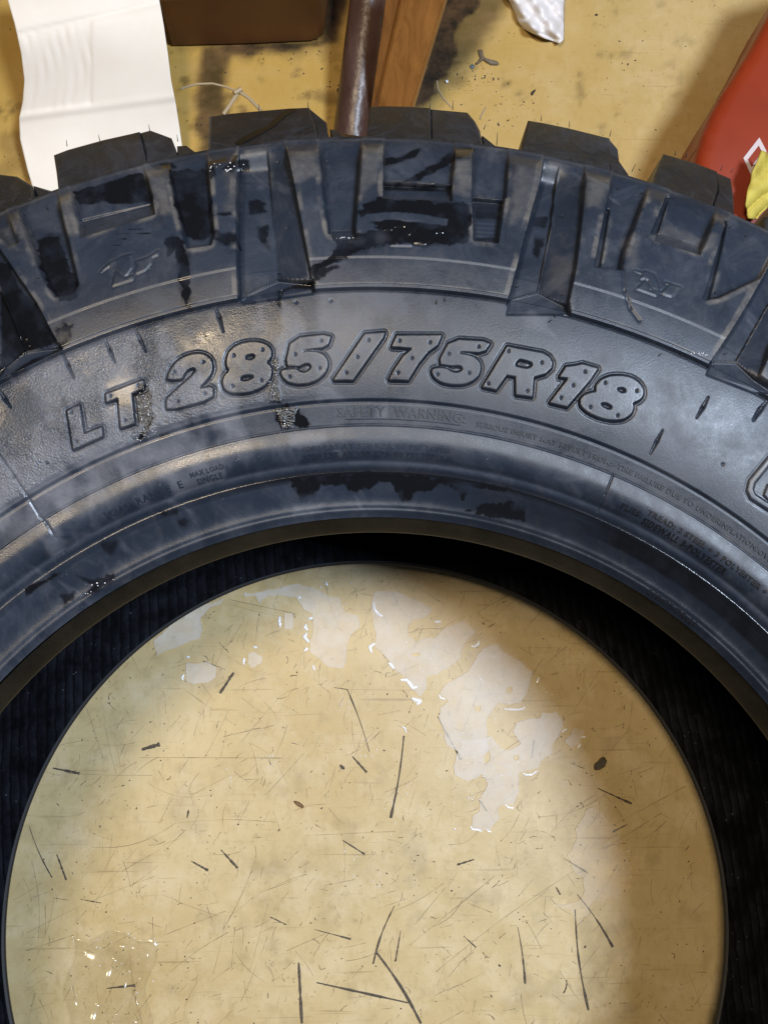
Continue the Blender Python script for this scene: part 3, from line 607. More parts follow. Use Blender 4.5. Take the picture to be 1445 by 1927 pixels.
# ---- tread lugs
def lug_points(pts):
    out = []
    for p in pts:
        phi, u = tr(p[0], p[1]); out.append((phi, max(u, 414.4)))
    return out
def build_lug(pts, drop=1.0, dz=None, bottom=24.0):
    """outline on the shoulder slope, extruded down to the far shoulder"""
    pl = lug_points(pts); bm = bmesh.new(); n_ = len(pl)
    P2 = [((u)*math.sin(a), (u)*math.cos(a)) for a, u in pl]
    cx = sum(p[0] for p in P2)/n_; cy = sum(p[1] for p in P2)/n_
    zt = lambda x, y, i: float(z0(math.hypot(x, y)))-drop-(dz[i] if dz else 0)
    ins = []
    for i, (x, y) in enumerate(P2):
        dx, dy = cx-x, cy-y; L = math.hypot(dx, dy); ins.append((x+dx/L*1.3, y+dy/L*1.3))
    t = [bm.verts.new((x*MM, y*MM, zt(x, y, i)*MM)) for i, (x, y) in enumerate(ins)]
    s1 = [bm.verts.new((x*MM, y*MM, (zt(x, y, i)-1.1)*MM)) for i, (x, y) in enumerate(P2)]
    s2 = [bm.verts.new((x*MM, y*MM, (zt(x, y, i)-60)*MM)) for i, (x, y) in enumerate(P2)]
    s3 = [bm.verts.new((x*MM, y*MM, bottom*MM)) for i, (x, y) in enumerate(P2)]
    bm.faces.new(t)
    for A, B in ((t, s1), (s1, s2), (s2, s3)):
        for i in range(n_): j = (i+1) % n_; bm.faces.new((A[i], A[j], B[j], B[i]))
    bmesh.ops.triangulate(bm, faces=[f for f in bm.faces if len(f.verts) > 4])
    return bm
k1 = lambda pts: Cr(0, 0, 1.993, pts); k2 = lambda pts: Cr(720, 0, 1.993, pts)
LUGS = [
 (k1([(-60, 640), (60, 655), (118, 690), (125, 740), (0, 800), (-160, 860), (-180, 690)]), None),
 (k1([(198, 575), (250, 555), (385, 518), (522, 488), (548, 610), (400, 655), (280, 705), (216, 712), (208, 640)]), k1([(522, 488), (560, 478), (640, 508), (655, 545), (664, 600), (600, 640), (548, 640), (540, 560)])),
 (k1([(783, 432), (860, 420), (970, 410), (1085, 400), (1160, 398), (1185, 470), (1195, 545), (1000, 580), (800, 600), (782, 590)]), k1([(1160, 398), (1225, 450), (1232, 500), (1250, 560), (1195, 575), (1180, 480)])),
 (k1([(1385, 394), (1445, 391)])+k2([(100, 393), (180, 398), (182, 540), (100, 570)])+k1([(1380, 570), (1375, 510)]), k2([(180, 398), (320, 410), (350, 445), (368, 480), (380, 560), (300, 580), (182, 575)])),
 (k2([(547, 444), (600, 452), (700, 472), (855, 510), (862, 560), (855, 640), (700, 620), (520, 600), (525, 530)]), k2([(855, 510), (885, 545), (892, 590), (930, 650), (920, 680), (855, 660)])),
 (k2([(1058, 567), (1180, 602), (1260, 632), (1262, 700), (1240, 770), (1080, 720), (1010, 690), (1035, 620)]), k2([(1260, 632), (1315, 655), (1325, 720), (1328, 810), (1240, 790), (1262, 700)])),
 (k2([(1440, 800), (1560, 860), (1660, 930), (1600, 1040), (1420, 940)]), None)]
# small feet beside the lugs (the next row of tread seen in the gap)
FEET = [k1([(108, 672), (175, 690), (215, 712), (200, 745), (130, 745)]), k1([(655, 522), (690, 520), (745, 560), (740, 590), (660, 610)]), k1([(1236, 458), (1262, 462), (1288, 485), (1292, 545), (1250, 565)]), k2([(378, 482), (410, 505), (470, 555), (460, 590), (385, 580)]), k2([(893, 592), (930, 628), (975, 672), (960, 700), (890, 680)])]
for i, (a, b) in enumerate(LUGS):
    o = bm_obj('tread_lug', build_lug(a, 1.0), M['tread'], tire); edge_smooth(o, 32)
    if b:
        c = bm_obj('lug_chamfer', build_lug(b, 2.2), M['tread']); c.parent = o; edge_smooth(c, 32)
        c.location = (0, 0, 0)
for f_ in FEET:
    o = bm_obj('tread_lug_foot', build_lug(f_, 6.5), M['tread'], tire); edge_smooth(o, 32)
src = build_lug(LUGS[2][0], 1.0); me_src = bpy.data.meshes.new('tread_lug'); bmesh.ops.recalc_face_normals(src, faces=src.faces); src.to_mesh(me_src); src.free(); me_src.materials.append(M['tread'])
for i in range(29):
    ang = math.radians(31+i*10.0) if i < 30 else 0
    o = bpy.data.objects.new('tread_lug', me_src); COL.objects.link(o); o.parent = tire; o.location = -tire.location
    o.rotation_euler = (0, 0, -(ang+math.radians(7)))

# black crack of dried water across the second lug
ST = [(441, 268), (458, 256), (474, 247), (492, 240), (504, 237), (513, 225), (524, 215), (538, 206), (556, 203), (557, 208), (543, 214), (530, 223), (519, 234), (508, 241), (492, 250), (470, 261), (452, 271)]
pv = [];
for q in ST:
    phi, u = tr(*q); u = max(u, 414.6); pv.append((u*math.sin(phi), u*math.cos(phi), float(z0(u))-.93+.1))
bm = bmesh.new(); vs = [bm.verts.new(tuple(c*MM for c in p)) for p in pv]; bm.faces.new(vs); bmesh.ops.triangulate(bm, faces=bm.faces[:])
M['wetblack'] = NT('wet_black').set(Base_Color=(.004, .004, .005), Roughness=.12)
bm_obj('wet_streak', bm, M['wetblack'], tire)

# ---- whiskers left by the mould vents
def whisker(pt, dirpx, length=3.0, rad=.28, zoff=0.0, name='vent_whisker'):
    phi, u = tr(*pt); x, y = (u+warp(phi, u))*math.sin(phi), (u+warp(phi, u))*math.cos(phi); z = float(z0(u))+zoff
    i = np.argmin(np.abs(PHI[:len(ph_a)]-phi)); j = np.argmin(np.abs(U-u))
    if u < 414: z = GZ[i, j]
    d = np.array([dirpx[0], -dirpx[1], 0.0]); d /= np.linalg.norm(d)+1e-9
    b = np.array([x, y, z-.2]); V_, F_ = [], []; K = 4
    for k in range(K+1):
        t = k/K; c = b+d*length*t*.75+np.array([0, 0, 1])*length*.75*t*(1-.35*t); r_ = rad*(1-.55*t)
        for q in range(5):
            a = 2*math.pi*q/5; V_.append(c+np.array([math.cos(a), math.sin(a), .3*math.sin(a)])*r_)
    for k in range(K):
        for q in range(5): F_.append((k*5+q, k*5+(q+1) % 5, k*5+5+(q+1) % 5, k*5+5+q))
    F_.append([K*5+q for q in range(5)])
    return mesh_obj(name, V_, F_, M['nib'], tire, origin=tuple(b))
for px, py in NIBS[:41]:
    whisker((px, py), (random.uniform(-.2, 1), random.uniform(-1, .4)), random.uniform(.9, 1.7), .30)
for pt, d, L in [((125, 272), (0, -1), 3), ((187, 262), (-.2, -1), 3), ((281, 244), (-.1, -1), 3.2), ((334, 263), (-.1, -1), 3.2), ((54, 335), (-.1, -1), 3.0), ((487, 205), (0, -1), 3), ((580, 201), (-.1, -1), 3.4),
                 ((809, 202), (0, -1), 3.2), ((852, 203), (0, -1), 4.6), ((935, 270), (.0, -1), 6), ((1019, 224), (-.1, -1), 2.6), ((1072, 236), (-.1, -1), 3), ((1148, 254), (.15, -1), 3.4), ((1190, 320), (.5, -1), 4), ((1271, 290), (0, -1), 2.6),
                 ((1292, 293), (.3, -1), 2.6), ((1357, 318), (.4, -1), 2.8), ((1377, 322), (.5, -1), 2.4), ((911, 240), (.4, -1), 2.6)]:
    whisker(pt, d, L*1.1, .24, -1.0)
for pt, d in [((820, 575), (.1, -1)), ((836, 570), (0, -1)), ((1030, 609), (1, -.8)), ((1042, 600), (.3, -1)), ((1236, 672), (1, -.7)), ((1320, 766), (1, -.4)), ((1234, 833), (.6, -.6)), ((1425, 768), (1, -.3)),
              ((1055, 556), (1, -.1)), ((1020, 530), (1, -.1)), ((971, 535), (1, -.2)), ((1340, 560), (1, -.3)), ((1366, 662), (1, -.3)), ((1400, 670), (1, -.2)), ((1423, 694), (1, -.4)), ((1074, 435), (1, -.4)), ((1064, 405), (-.5, -.6)),
              ((950, 312), (1, -.4)), ((1073, 300), (1, -1)), ((1120, 290), (1, -1)), ((1205, 366), (1, -.8)), ((1160, 357), (.8, -.8)), ((1370, 430), (1, -.8)), ((1400, 446), (1, -.7)), ((1344, 554), (.6, -1)),
              ((90, 395), (-.1, -1)), ((48, 408), (-.1, -1)), ((85, 530), (-1, .1)), ((520, 508), (1, -.2)), ((205, 655), (.3, .6)), ((262, 640), (.3, .6)), ((413, 596), (.3, .5)), ((128, 684), (.4, .6)), ((8, 748), (.4, .6))]:
    whisker(pt, d, 2.6, .3)

# ---- small moulded lettering
def mould_text(s, p0, cap_px, mat=None, width_px=None, depth=.42, bold=.014):
    cu = bpy.data.curves.new('t', 'FONT'); cu.body = s; cu.size = 1.0; cu.extrude = .03; cu.offset = bold; cu.resolution_u = 2; cu.space_character = 1.12
    o = bpy.data.objects.new('t', cu); COL.objects.link(o); dg = bpy.context.evaluated_depsgraph_get()
    me = bpy.data.meshes.new_from_object(o.evaluated_get(dg)); bpy.data.objects.remove(o)
    v = np.empty(len(me.vertices)*3); me.vertices.foreach_get('co', v); v = v.reshape(-1, 3)
    phi0, u0 = tr(*p0); a = at(p0[0], p0[1], 225); b = at(p0[0]+1, p0[1], 225); mmpx = np.linalg.norm(b-a)
    cap = cap_px*mmpx; sc = cap/.70; sx = sc
    if width_px: sx = width_px*mmpx/(v[:, 0].max()-v[:, 0].min())
    phi = phi0+(v[:, 0]-v[:, 0].min())*sx/u0; u = u0+v[:, 1]*sc
    r = u+warp(phi, u); j = np.clip(np.searchsorted(U, u), 0, NU-1); i = np.clip(np.searchsorted(PHI[:len(ph_a)], phi), 0, len(ph_a)-1)
    prof_h = np.median(Hh[max(0, i.min()-4):i.max()+4], axis=0); prof_h = np.convolve(np.pad(prof_h, 4, mode='edge'), np.ones(9)/9, 'valid')
    z = z0(u)+np.interp(u, U, prof_h)+np.where(v[:, 2] > 0, depth, -.35)
    W_ = np.stack([r*np.sin(phi), r*np.cos(phi), z], -1); org = W_.mean(0)
    me.vertices.foreach_set('co', ((W_-org)*MM).ravel()); me.update(); me.materials.clear(); me.materials.append(mat or M['rubber'])
    ob = bpy.data.objects.new('moulded_lettering', me); COL.objects.link(ob); ob.parent = tire; ob.location = Vector(org*MM)-tire.location
    ob['label'] = 'small moulded lettering reading '+s.lower()
    return ob
mould_text('SAFETY  WARNING:', (636, 785), 18, width_px=240, depth=.62)
phi_s, u_s = tr(642, 788)
mould_text('SERIOUS INJURY MAY RESULT FROM:  TIRE FAILURE DUE TO UNDERINFLATION/OVERLOADING', (896, 803), 9.5, width_px=690, depth=.62)
mould_text('TREAD: 2 STEEL + 3 POLYESTER + 2 NYLON', (1216, 969), 10, mat=M['print'], width_px=345, depth=.62)
mould_text('PLIES:', (1166, 957), 10, mat=M['print'], width_px=42, depth=.62)
mould_text('SIDEWALL 3-POLYESTER', (1205, 985), 10, mat=M['print'], width_px=182, depth=.62)
mould_text('L18-DE-DR-A1', (1217, 1118), 11, mat=M['print'], width_px=108, depth=.62)
mould_text('LOAD RANGE  E', (203, 978), 12, width_px=158, depth=.62)
mould_text('MAX LOAD', (360, 900), 8.5, width_px=66, depth=.62)
mould_text('SINGLE', (374, 913), 8.5, width_px=50, depth=.62)
mould_text('4080 LBS AT 550 KPA 80 PSI T6000', (568, 852), 9, width_px=282, depth=.62)
mould_text('3700 LBS AT 550 KPA 80 PSI 10010.0', (572, 868), 9, width_px=282, depth=.62)
# underline of the warning
a0_, u_ = tr(650, 789); a1_, _ = tr(866, 799); VV, FF = [], []
for k in range(61):
    a = a0_+(a1_-a0_)*k/60
    for du, zz in ((-.35, -.3), (-.2, .45), (.2, .45), (.35, -.3)):
        uu = u_+du; j = np.argmin(np.abs(U-uu)); i = np.argmin(np.abs(PHI[:len(ph_a)]-a)); rr = uu+warp(a, uu); VV.append((rr*math.sin(a), rr*math.cos(a), GZ[i, j]+zz))
    if k:
        for q in range(3): FF.append(((k-1)*4+q, (k-1)*4+q+1, k*4+q+1, k*4+q))
ul = mesh_obj('moulded_underline', VV, FF, M['rubber'], tire, origin=VV[0])

# ------------------------------------------------------------------ the floor
n = NT('worn_yellow_floor')
a1 = n.noise(5, 6, .6); a2 = n.noise(38, 8, .72); a3 = n.noise(210, 6, .7, n.pos((1, .55, 1))); a4 = n.noise(900, 3, .6)
col = n.mix(n.ramp(a1, [(.35, 0), (.65, 1)]), (.50, .365, .155), (.62, .49, .265))
a5 = n.noise(14, 7, .7); col = n.mix(n.math('MULTIPLY', n.ramp(a5, [(.48, 0), (.68, 1)]), .42), col, (.38, .28, .12))
col = n.mix(n.math('MULTIPLY', n.ramp(a2, [(.48, 0), (.72, 1)]), .5), col, (.72, .60, .40))
col = n.mix(n.math('MULTIPLY', n.ramp(a3, [(.52, 0), (.74, 1)]), .42), col, (.32, .22, .09))
# hairline scratches in two directions
for ang, sc_, amt in ((62, 1, .5), (28, 1.3, .35), (-35, 1.1, .12)):
    mp = n.n('Mapping'); mp.inputs['Rotation'].default_value = (0, 0, math.radians(-ang)); mp.inputs['Scale'].default_value = (14*sc_, 420*sc_, 1); n.l(n.geo.outputs['Position'], mp.inputs['Vector'])
    s_ = n.noise(1.0, 3, .5, mp.outputs[0], .25); col = n.mix(n.math('MULTIPLY', n.ramp(s_, [(.66, 0), (.74, 1)]), amt), col, (.24, .16, .07))
vo = n.n('TexVoronoi'); vo.inputs['Scale'].default_value = 150; n.l(n.geo.outputs['Position'], vo.inputs['Vector'])
sp = n.math('MULTIPLY', n.ramp(vo.outputs['Distance'], [(.06, 1), (.13, 0)]), n.ramp(n.noise(22, 4, .6), [(.5, 0), (.6, 1)]))
col = n.mix(n.math('MULTIPLY', sp, .7), col, (.13, .08, .04))
col = n.mix(n.math('MULTIPLY', n.attr('yellow'), 1.0), col, n.mix(.8, col, (.45, .27, .045)))
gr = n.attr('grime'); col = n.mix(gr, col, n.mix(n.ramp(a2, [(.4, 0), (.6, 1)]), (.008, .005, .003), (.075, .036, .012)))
M['floor'] = n.set(Base_Color=col, Roughness=n.ramp(a2, [(.3, .30), (.7, .5)]), Normal=n.bump(n.math('ADD', n.math('MULTIPLY', a3, .7), n.math('MULTIPLY', a4, .3)), .25, .0008))
xs = np.concatenate([[-2600, -1500, -900, -600], np.arange(-400, 401, 2.5), [600, 900, 1500, 2600]])
ys = np.concatenate([[-2600, -1500, -900, -500], np.arange(-300, 800, 2.5), [900, 1100, 1500, 2600]])
gx, gy = np.meshgrid(xs, ys, indexing='ij'); gz = np.zeros_like(gx)
vv = np.stack([gx, gy, gz], -1).reshape(-1, 3); ii = np.arange(len(vv)).reshape(gx.shape)
qq = np.stack([ii[:-1, :-1], ii[1:, :-1], ii[1:, 1:], ii[:-1, 1:]], -1).reshape(-1, 4)
me = bpy.data.meshes.new('floor'); me.vertices.add(len(vv)); me.vertices.foreach_set('co', (vv*MM).ravel()); me.loops.add(len(qq)*4); me.polygons.add(len(qq))
me.loops.foreach_set('vertex_index', qq.ravel().astype(np.int32)); me.polygons.foreach_set('loop_start', np.arange(0, len(qq)*4, 4, dtype=np.int32)); me.update(calc_edges=True)
GRIME_SHADE = np.zeros_like(gx)
def fxy(px, py, z=FLOOR): p = at(px, py, z); return (p[0], p[1])
def grime_and_shade(pts, amt, edge, rag, sc=12, seed=5):  # real grime plus painted shadows of the box and plank
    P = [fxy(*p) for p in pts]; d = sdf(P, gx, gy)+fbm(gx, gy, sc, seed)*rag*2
    np.maximum(GRIME_SHADE, sm(.5-d/edge)*amt, out=GRIME_SHADE)
grime_and_shade([(372, 80), (440, 80), (425, 160), (432, 290), (375, 290), (368, 200)], .88, 9, 6)  # brown shadow band below the box, painted on
grime_and_shade([(600, -20), (660, -20), (640, 85), (600, 92), (560, 98), (400, 102), (380, 84), (600, 70)], .96, 9, 5)  # soft shadow along the box edge, painted on
grime_and_shade([(800, -60), (975, -60), (940, 30), (890, 100), (848, 150), (800, 200), (770, 210)], .72, 16, 5)  # cast shadow of the plank, painted soft brown
grime_and_shade([(820, -40), (908, -40), (900, 30), (868, 62), (872, 105), (842, 150), (806, 188), (775, 205)], .98, 7, 8)  # black stain and shade beside the plank, painted together
grime_and_shade([(830, 130), (880, 130), (890, 160), (840, 170)], .45, 10, 8)
grime_and_shade([(0, 240), (90, 250), (110, 350), (0, 330)], .35, 14, 16)
grime_and_shade([(330, 80), (640, 80), (640, 110), (330, 100)], .35, 10, 8)  # shadow at the foot of the box, painted on
grime_and_shade([(600, 180), (640, 170), (650, 200), (610, 200)], .5, 8, 8)
GRIME_SHADE = np.maximum(GRIME_SHADE, .55*sm(fbm(gx, gy, 12, 55)*7-1.1)*(gy > 400)*np.clip(1.1-(gx-20)/300, .25, 1))
GRIME_SHADE = np.maximum(GRIME_SHADE, .16*sm(fbm(gx, gy, 20, 56)*6-.7)*(gy < 400))
YEL = np.clip((gy-330)/120, 0, 1)*np.clip(1.0-(gx-20)/420, .5, 1)  # warm, dimmer light behind the tire painted into the floor colour
for k, a in (('grime', GRIME_SHADE), ('yellow', YEL)):
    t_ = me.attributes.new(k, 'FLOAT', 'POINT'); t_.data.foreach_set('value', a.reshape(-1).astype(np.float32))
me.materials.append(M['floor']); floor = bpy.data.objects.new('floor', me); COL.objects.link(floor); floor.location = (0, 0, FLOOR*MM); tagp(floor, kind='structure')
def parf(o): o.parent = floor; o.location = o.location-floor.location; return o

# scratches and dark gouge marks in the floor
n = NT('gouge_dirt'); g1 = n.noise(700, 4, .7)
M['gouge'] = n.set(Base_Color=n.mix(n.ramp(g1, [(.35, 0), (.65, 1)]), (.028, .024, .020), (.13, .10, .065)), Roughness=.7)
n = NT('hair_scratch'); g1 = n.noise(300, 4, .7)
M['scratch'] = n.set(Base_Color=n.mix(n.ramp(g1, [(.35, 0), (.65, 1)]), (.075, .05, .026), (.24, .16, .08)), Roughness=.6)
def ribbon(pts, w0, w1, z=.25, rise=.35, jag=.12):
    """a thin ridge of dirt along pts (mm), widths taper from w0 to w1"""
    P = np.array(pts, float); V_, F_ = [], []; n_ = len(P)
    for i in range(n_):
        t = P[min(i+1, n_-1)]-P[max(i-1, 0)]; t = t/(np.linalg.norm(t)+1e-9); nn = np.array([-t[1], t[0]])
        w_ = w0+(w1-w0)*i/(n_-1); w_ = max(w_, .06)*(1+random.uniform(-jag, jag)*2)
        for s, h in ((-.5, .04), (0, rise), (.5, .04)): V_.append((P[i][0]+nn[0]*w_*s, P[i][1]+nn[1]*w_*s, FLOOR+z+h*min(1, w_)))
        if i:
            b = (i-1)*3; c = i*3; F_ += [(b, c, c+1, b+1), (b+1, c+1, c+2, b+2)]
    return V_, F_
def curve_px(p0, p1, bend=0, n_=9):
    a = np.array(fxy(*p0)); b = np.array(fxy(*p1)); t = b-a; nn = np.array([-t[1], t[0]])
    return [a+t*k/(n_-1)+nn*bend*math.sin(math.pi*k/(n_-1)) for k in range(n_)]
GOUGE = [((760, 1385), (735, 1540), 2.6, 3.4, .02), ((823, 1348), (867, 1430), 1.2, 2.8, 0), ((742, 1706), (702, 1815), 1.4, 2.6, -.04), ((709, 1794), (792, 1927), 2.6, 3.6, .03), ((596, 1850), (768, 1888), 2.8, 2.4, 0),
         ((562, 1812), (568, 1927), 2.8, 3.6, 0), ((1082, 1712), (1107, 1902), 1.4, 3.2, -.03), ((1086, 1684), (1153, 1783), .8, 3.0, .03), ((974, 1745), (988, 1852), 1, 2.8, .02), ((1125, 1484), (1188, 1513), 1.4, 3.2, 0),
         ((440, 1266), (414, 1305), 3.2, 3.2, 0), ((267, 1411), (301, 1401), 3.8, 4.4, 0), ((100, 1446), (150, 1456), 2.6, 3.6, 0), ((663, 1424), (690, 1454), 1.6, 3.4, 0), ((640, 1440), (648, 1448), 4, 3.6, 0),
         ((416, 1600), (447, 1634), 1.6, 3.6, 0), ((360, 1621), (392, 1639), 1.4, 3.2, 0), ((55, 1555), (98, 1652), 1.0, 2.0, -.03), ((107, 1608), (125, 1657), 2.4, 2.2, 0), ((645, 1582), (686, 1608), 1.2, 2.6, 0),
         ((653, 1297), (695, 1415), 2.0, .7, .02), ((628, 1294), (654, 1298), .6, 1.6, 0), ((553, 1508), (570, 1520), 2.6, 3.4, 0), ((508, 1726), (539, 1741), 1.4, 1.2, 0), ((592, 1750), (660, 1768), .6, 2.4, 0),
         ((754, 1752), (744, 1810), .8, 2.6, 0), ((200, 1861), (254, 1855), .8, 4.0, 0), ((872, 1762), (895, 1783), .8, 2.0, 0), ((860, 1628), (892, 1618), 2.6, 1.6, 0), ((901, 1505), (916, 1527), 1.2, 2.4, 0),
         ((1060, 1615), (1105, 1643), .6, 1.6, 0), ((1153, 1566), (1180, 1552), 2.4, 1, 0), ((1046, 1670), (1054, 1684), 1.4, 2.2, 0), ((1005, 1393), (1000, 1428), 2.4, .8, 0), ((152, 1693), (190, 1700), 1, 1.4, 0),
         ((355, 1525), (352, 1540), 3.0, 1.6, 0), ((1073, 1436), (1100, 1447), .5, .8, 0), ((736, 1137), (749, 1140), .8, .8, 0), ((737, 1113), (749, 1139), .7, 1.2, 0), ((382, 1244), (424, 1260), 1.4, .5, 0),
         ((412, 1209), (430, 1228), .5, .8, 0), ((1066, 1845), (1060, 1870), 1.6, 1.8, .1), ((130, 1695), (100, 1690), .5, .6, 0)]
for p0, p1, w0_, w1_, bd in GOUGE:
    v_, f_ = ribbon(curve_px(p0, p1, bd, 14), w0_*.48, w1_*.52, z=.2, rise=.3, jag=.2); parf(mesh_obj('gouge_mark', v_, f_, M['gouge'], None, origin=v_[0]))
HAIR = [((170, 1595), (330, 1550), -.10), ((330, 1550), (520, 1548), .03), ((265, 1426), (530, 1427), 0), ((275, 1472), (402, 1495), -.12), ((362, 1496), (432, 1460), 0), ((430, 1128), (560, 1156), 0), ((350, 1300), (402, 1337), 0),
        ((500, 1497), (572, 1418), 0), ((575, 1573), (745, 1565), 0), ((1010, 1538), (1140, 1495), -.08), ((845, 1590), (900, 1563), -.15), ((720, 1260), (860, 1165), .02), ((930, 1160), (1020, 1090), 0), ((895, 1155), (990, 1100), 0),
        ((1085, 1330), (1135, 1250), 0), ((985, 1310), (1022, 1240), .05), ((870, 1380), (905, 1290), 0), ((880, 1480), (1000, 1380), .05), ((310, 1760), (425, 1715), 0), ((320, 1830), (430, 1755), .03), ((420, 1750), (480, 1620), -.03),
        ((435, 1830), (442, 1745), 0), ((540, 1790), (612, 1758), 0), ((590, 1800), (620, 1755), .03), ((50, 1790), (140, 1760), 0), ((45, 1868), (90, 1838), 0), ((50, 1757), (290, 1650), .02), ((820, 1830), (1080, 1640), .02), ((1135, 1600), (1245, 1530), 0),
        ((770, 1780), (930, 1650), 0), ((880, 1700), (925, 1718), 0), ((815, 1745), (870, 1695), -.1), ((850, 1800), (830, 1780), 0), ((1150, 1555), (1290, 1480), 0), ((490, 1680), (560, 1655), 0), ((100, 1405), (150, 1395), 0), ((455, 1395), (510, 1330), 0),
        ((230, 1640), (300, 1600), 0), ((60, 1690), (90, 1680), 0), ((1180, 1400), (1190, 1320), 0), ((1240, 1500), (1252, 1440), 0), ((470, 1400), (485, 1460), .05), ((460, 1468), (495, 1466), 0), ((420, 1387), (490, 1370), 0)]
VH, FH = [], []
def addh(vf):
    v_, f_ = vf; o_ = len(VH); VH.extend(v_); FH.extend([tuple(i+o_ for i in f) for f in f_])
for p0, p1, bd in HAIR: addh(ribbon(curve_px(p0, p1, bd, 12), random.uniform(.12, .3), random.uniform(.12, .34), z=.08, rise=.06, jag=.3))
for _ in range(1050):
    a = random.uniform(0, 2*math.pi); r_ = 232*math.sqrt(random.random()); x0_, y0_ = r_*math.cos(a), r_*math.sin(a)
    ang = random.gauss(math.radians(50), .5) if random.random() < .7 else random.uniform(0, math.pi)
    L = min(random.expovariate(1/8)+1.2, 60); bd = random.gauss(0, .04)
    pts = [np.array([x0_+math.cos(ang)*L*(k/5-.5)-math.sin(ang)*bd*L*math.sin(math.pi*k/5), y0_+math.sin(ang)*L*(k/5-.5)+math.cos(ang)*bd*L*math.sin(math.pi*k/5)]) for k in range(6)]
    addh(ribbon(pts, random.uniform(.06, .2), random.uniform(.1, .32), z=.06, rise=.05, jag=.3))
for _ in range(190):
    a = random.uniform(0, 2*math.pi); r_ = 228*math.sqrt(random.random()); x0_, y0_ = r_*math.cos(a), r_*math.sin(a); ang = random.uniform(0, math.pi); L = random.uniform(1.5, 6); bd = random.gauss(0, .16)
    pts = [np.array([x0_+math.cos(ang)*L*(k/6-.5)-math.sin(ang)*bd*L*math.sin(math.pi*k/6), y0_+math.sin(ang)*L*(k/6-.5)+math.cos(ang)*bd*L*math.sin(math.pi*k/6)]) for k in range(7)]
    addh(ribbon(pts, random.uniform(.2, .6), random.uniform(.1, .5), z=.12, rise=.3, jag=.3))
o = parf(mesh_obj('hairline_scratches', VH, FH, M['scratch'], None, origin=(0, 0, FLOOR))); o['kind'] = 'stuff'
# crumbs of dirt
VD, FD = [], []
def crumb(x, y, s, h=.4):
    k = random.randint(5, 7); o_ = len(VD); a0 = random.random()*6; st = random.uniform(1, 2.2); an = random.random()*3
    for q in range(k):
        a = a0+2*math.pi*q/k; rr = s*random.uniform(.6, 1.1); dx, dy = rr*math.cos(a)*st, rr*math.sin(a)
        VD.append((x+dx*math.cos(an)-dy*math.sin(an), y+dx*math.sin(an)+dy*math.cos(an), FLOOR+.1))
    VD.append((x, y, FLOOR+.1+h*s)); FD.extend([(o_+q, o_+(q+1) % k, o_+k) for q in range(k)])
for _ in range(1300):
    a = random.uniform(0, 2*math.pi); r_ = 234*math.sqrt(random.random()); crumb(r_*math.cos(a), r_*math.sin(a), random.choice([.15, .2, .25, .35, .5])*random.uniform(.6, 1.1))
for _ in range(520):
    p = fxy(random.uniform(-20, 1460), random.uniform(-40, 420)); crumb(p[0], p[1], random.choice([.15, .2, .25, .35, .5])*random.uniform(.6, 1.1), .25)
for cx_, cy_, sx_, n_ in ((640, 160, 18, 40), (880, 145, 26, 60), (960, 195, 30, 30), (400, 230, 30, 50), (950, 230, 20, 20), (480, 100, 50, 40), (60, 300, 30, 30), (1180, 120, 60, 25), (610, 100, 30, 40)):
    for _ in range(n_): p = fxy(random.gauss(cx_, sx_), random.gauss(cy_, sx_*.5)); crumb(p[0], p[1], random.choice([.2, .3, .4, .8])*random.uniform(.5, 1), .25)
for px, py, s in [(1122, 27, 3.0), (1109, 29, .7), (1136, 30, .7), (1129, 46, .8), (1072, 153, .7), (1038, 153, .9), (1002, 172, 1.4), (1001, 188, .9), (978, 126, 1.1), (1214, 58, .9), (1246, 92, .9), (1211, 161, 1), (1000, 177, 1), (968, 62, .9), (1120, 85, .8), (326, 1199, 1.8), (940, 1818, 1.6), (468, 1775, 1.2), (850, 1677, 1.6), (1101, 1783, 2.0), (985, 1726, 1.0), (1292, 1778, 1), (1168, 1305, 1.2), (770, 1340, 1.2), (448, 1552, 1.6), (525, 1563, 1.6), (396, 1488, 1.4), (1074, 1411, 1.1), (937, 1377, .8), (946, 1377, .8), (912, 1412, 1.2), (1158, 1520, 1.2), (1175, 1620, 1.3), (1010, 1465, .8)]:
    p = fxy(px, py); crumb(p[0], p[1], s*.42, .5)
M['crumb'] = NT('dark_crumb').set(Base_Color=(.030, .022, .016), Roughness=.8)
o = mesh_obj('dirt_crumbs', VD, FD, M['crumb'], None, smooth=False, origin=(0, 0, FLOOR)); tagp(o, 'tiny dark crumbs of rubber and dirt scattered over the yellow floor', 'dirt', kind='stuff')

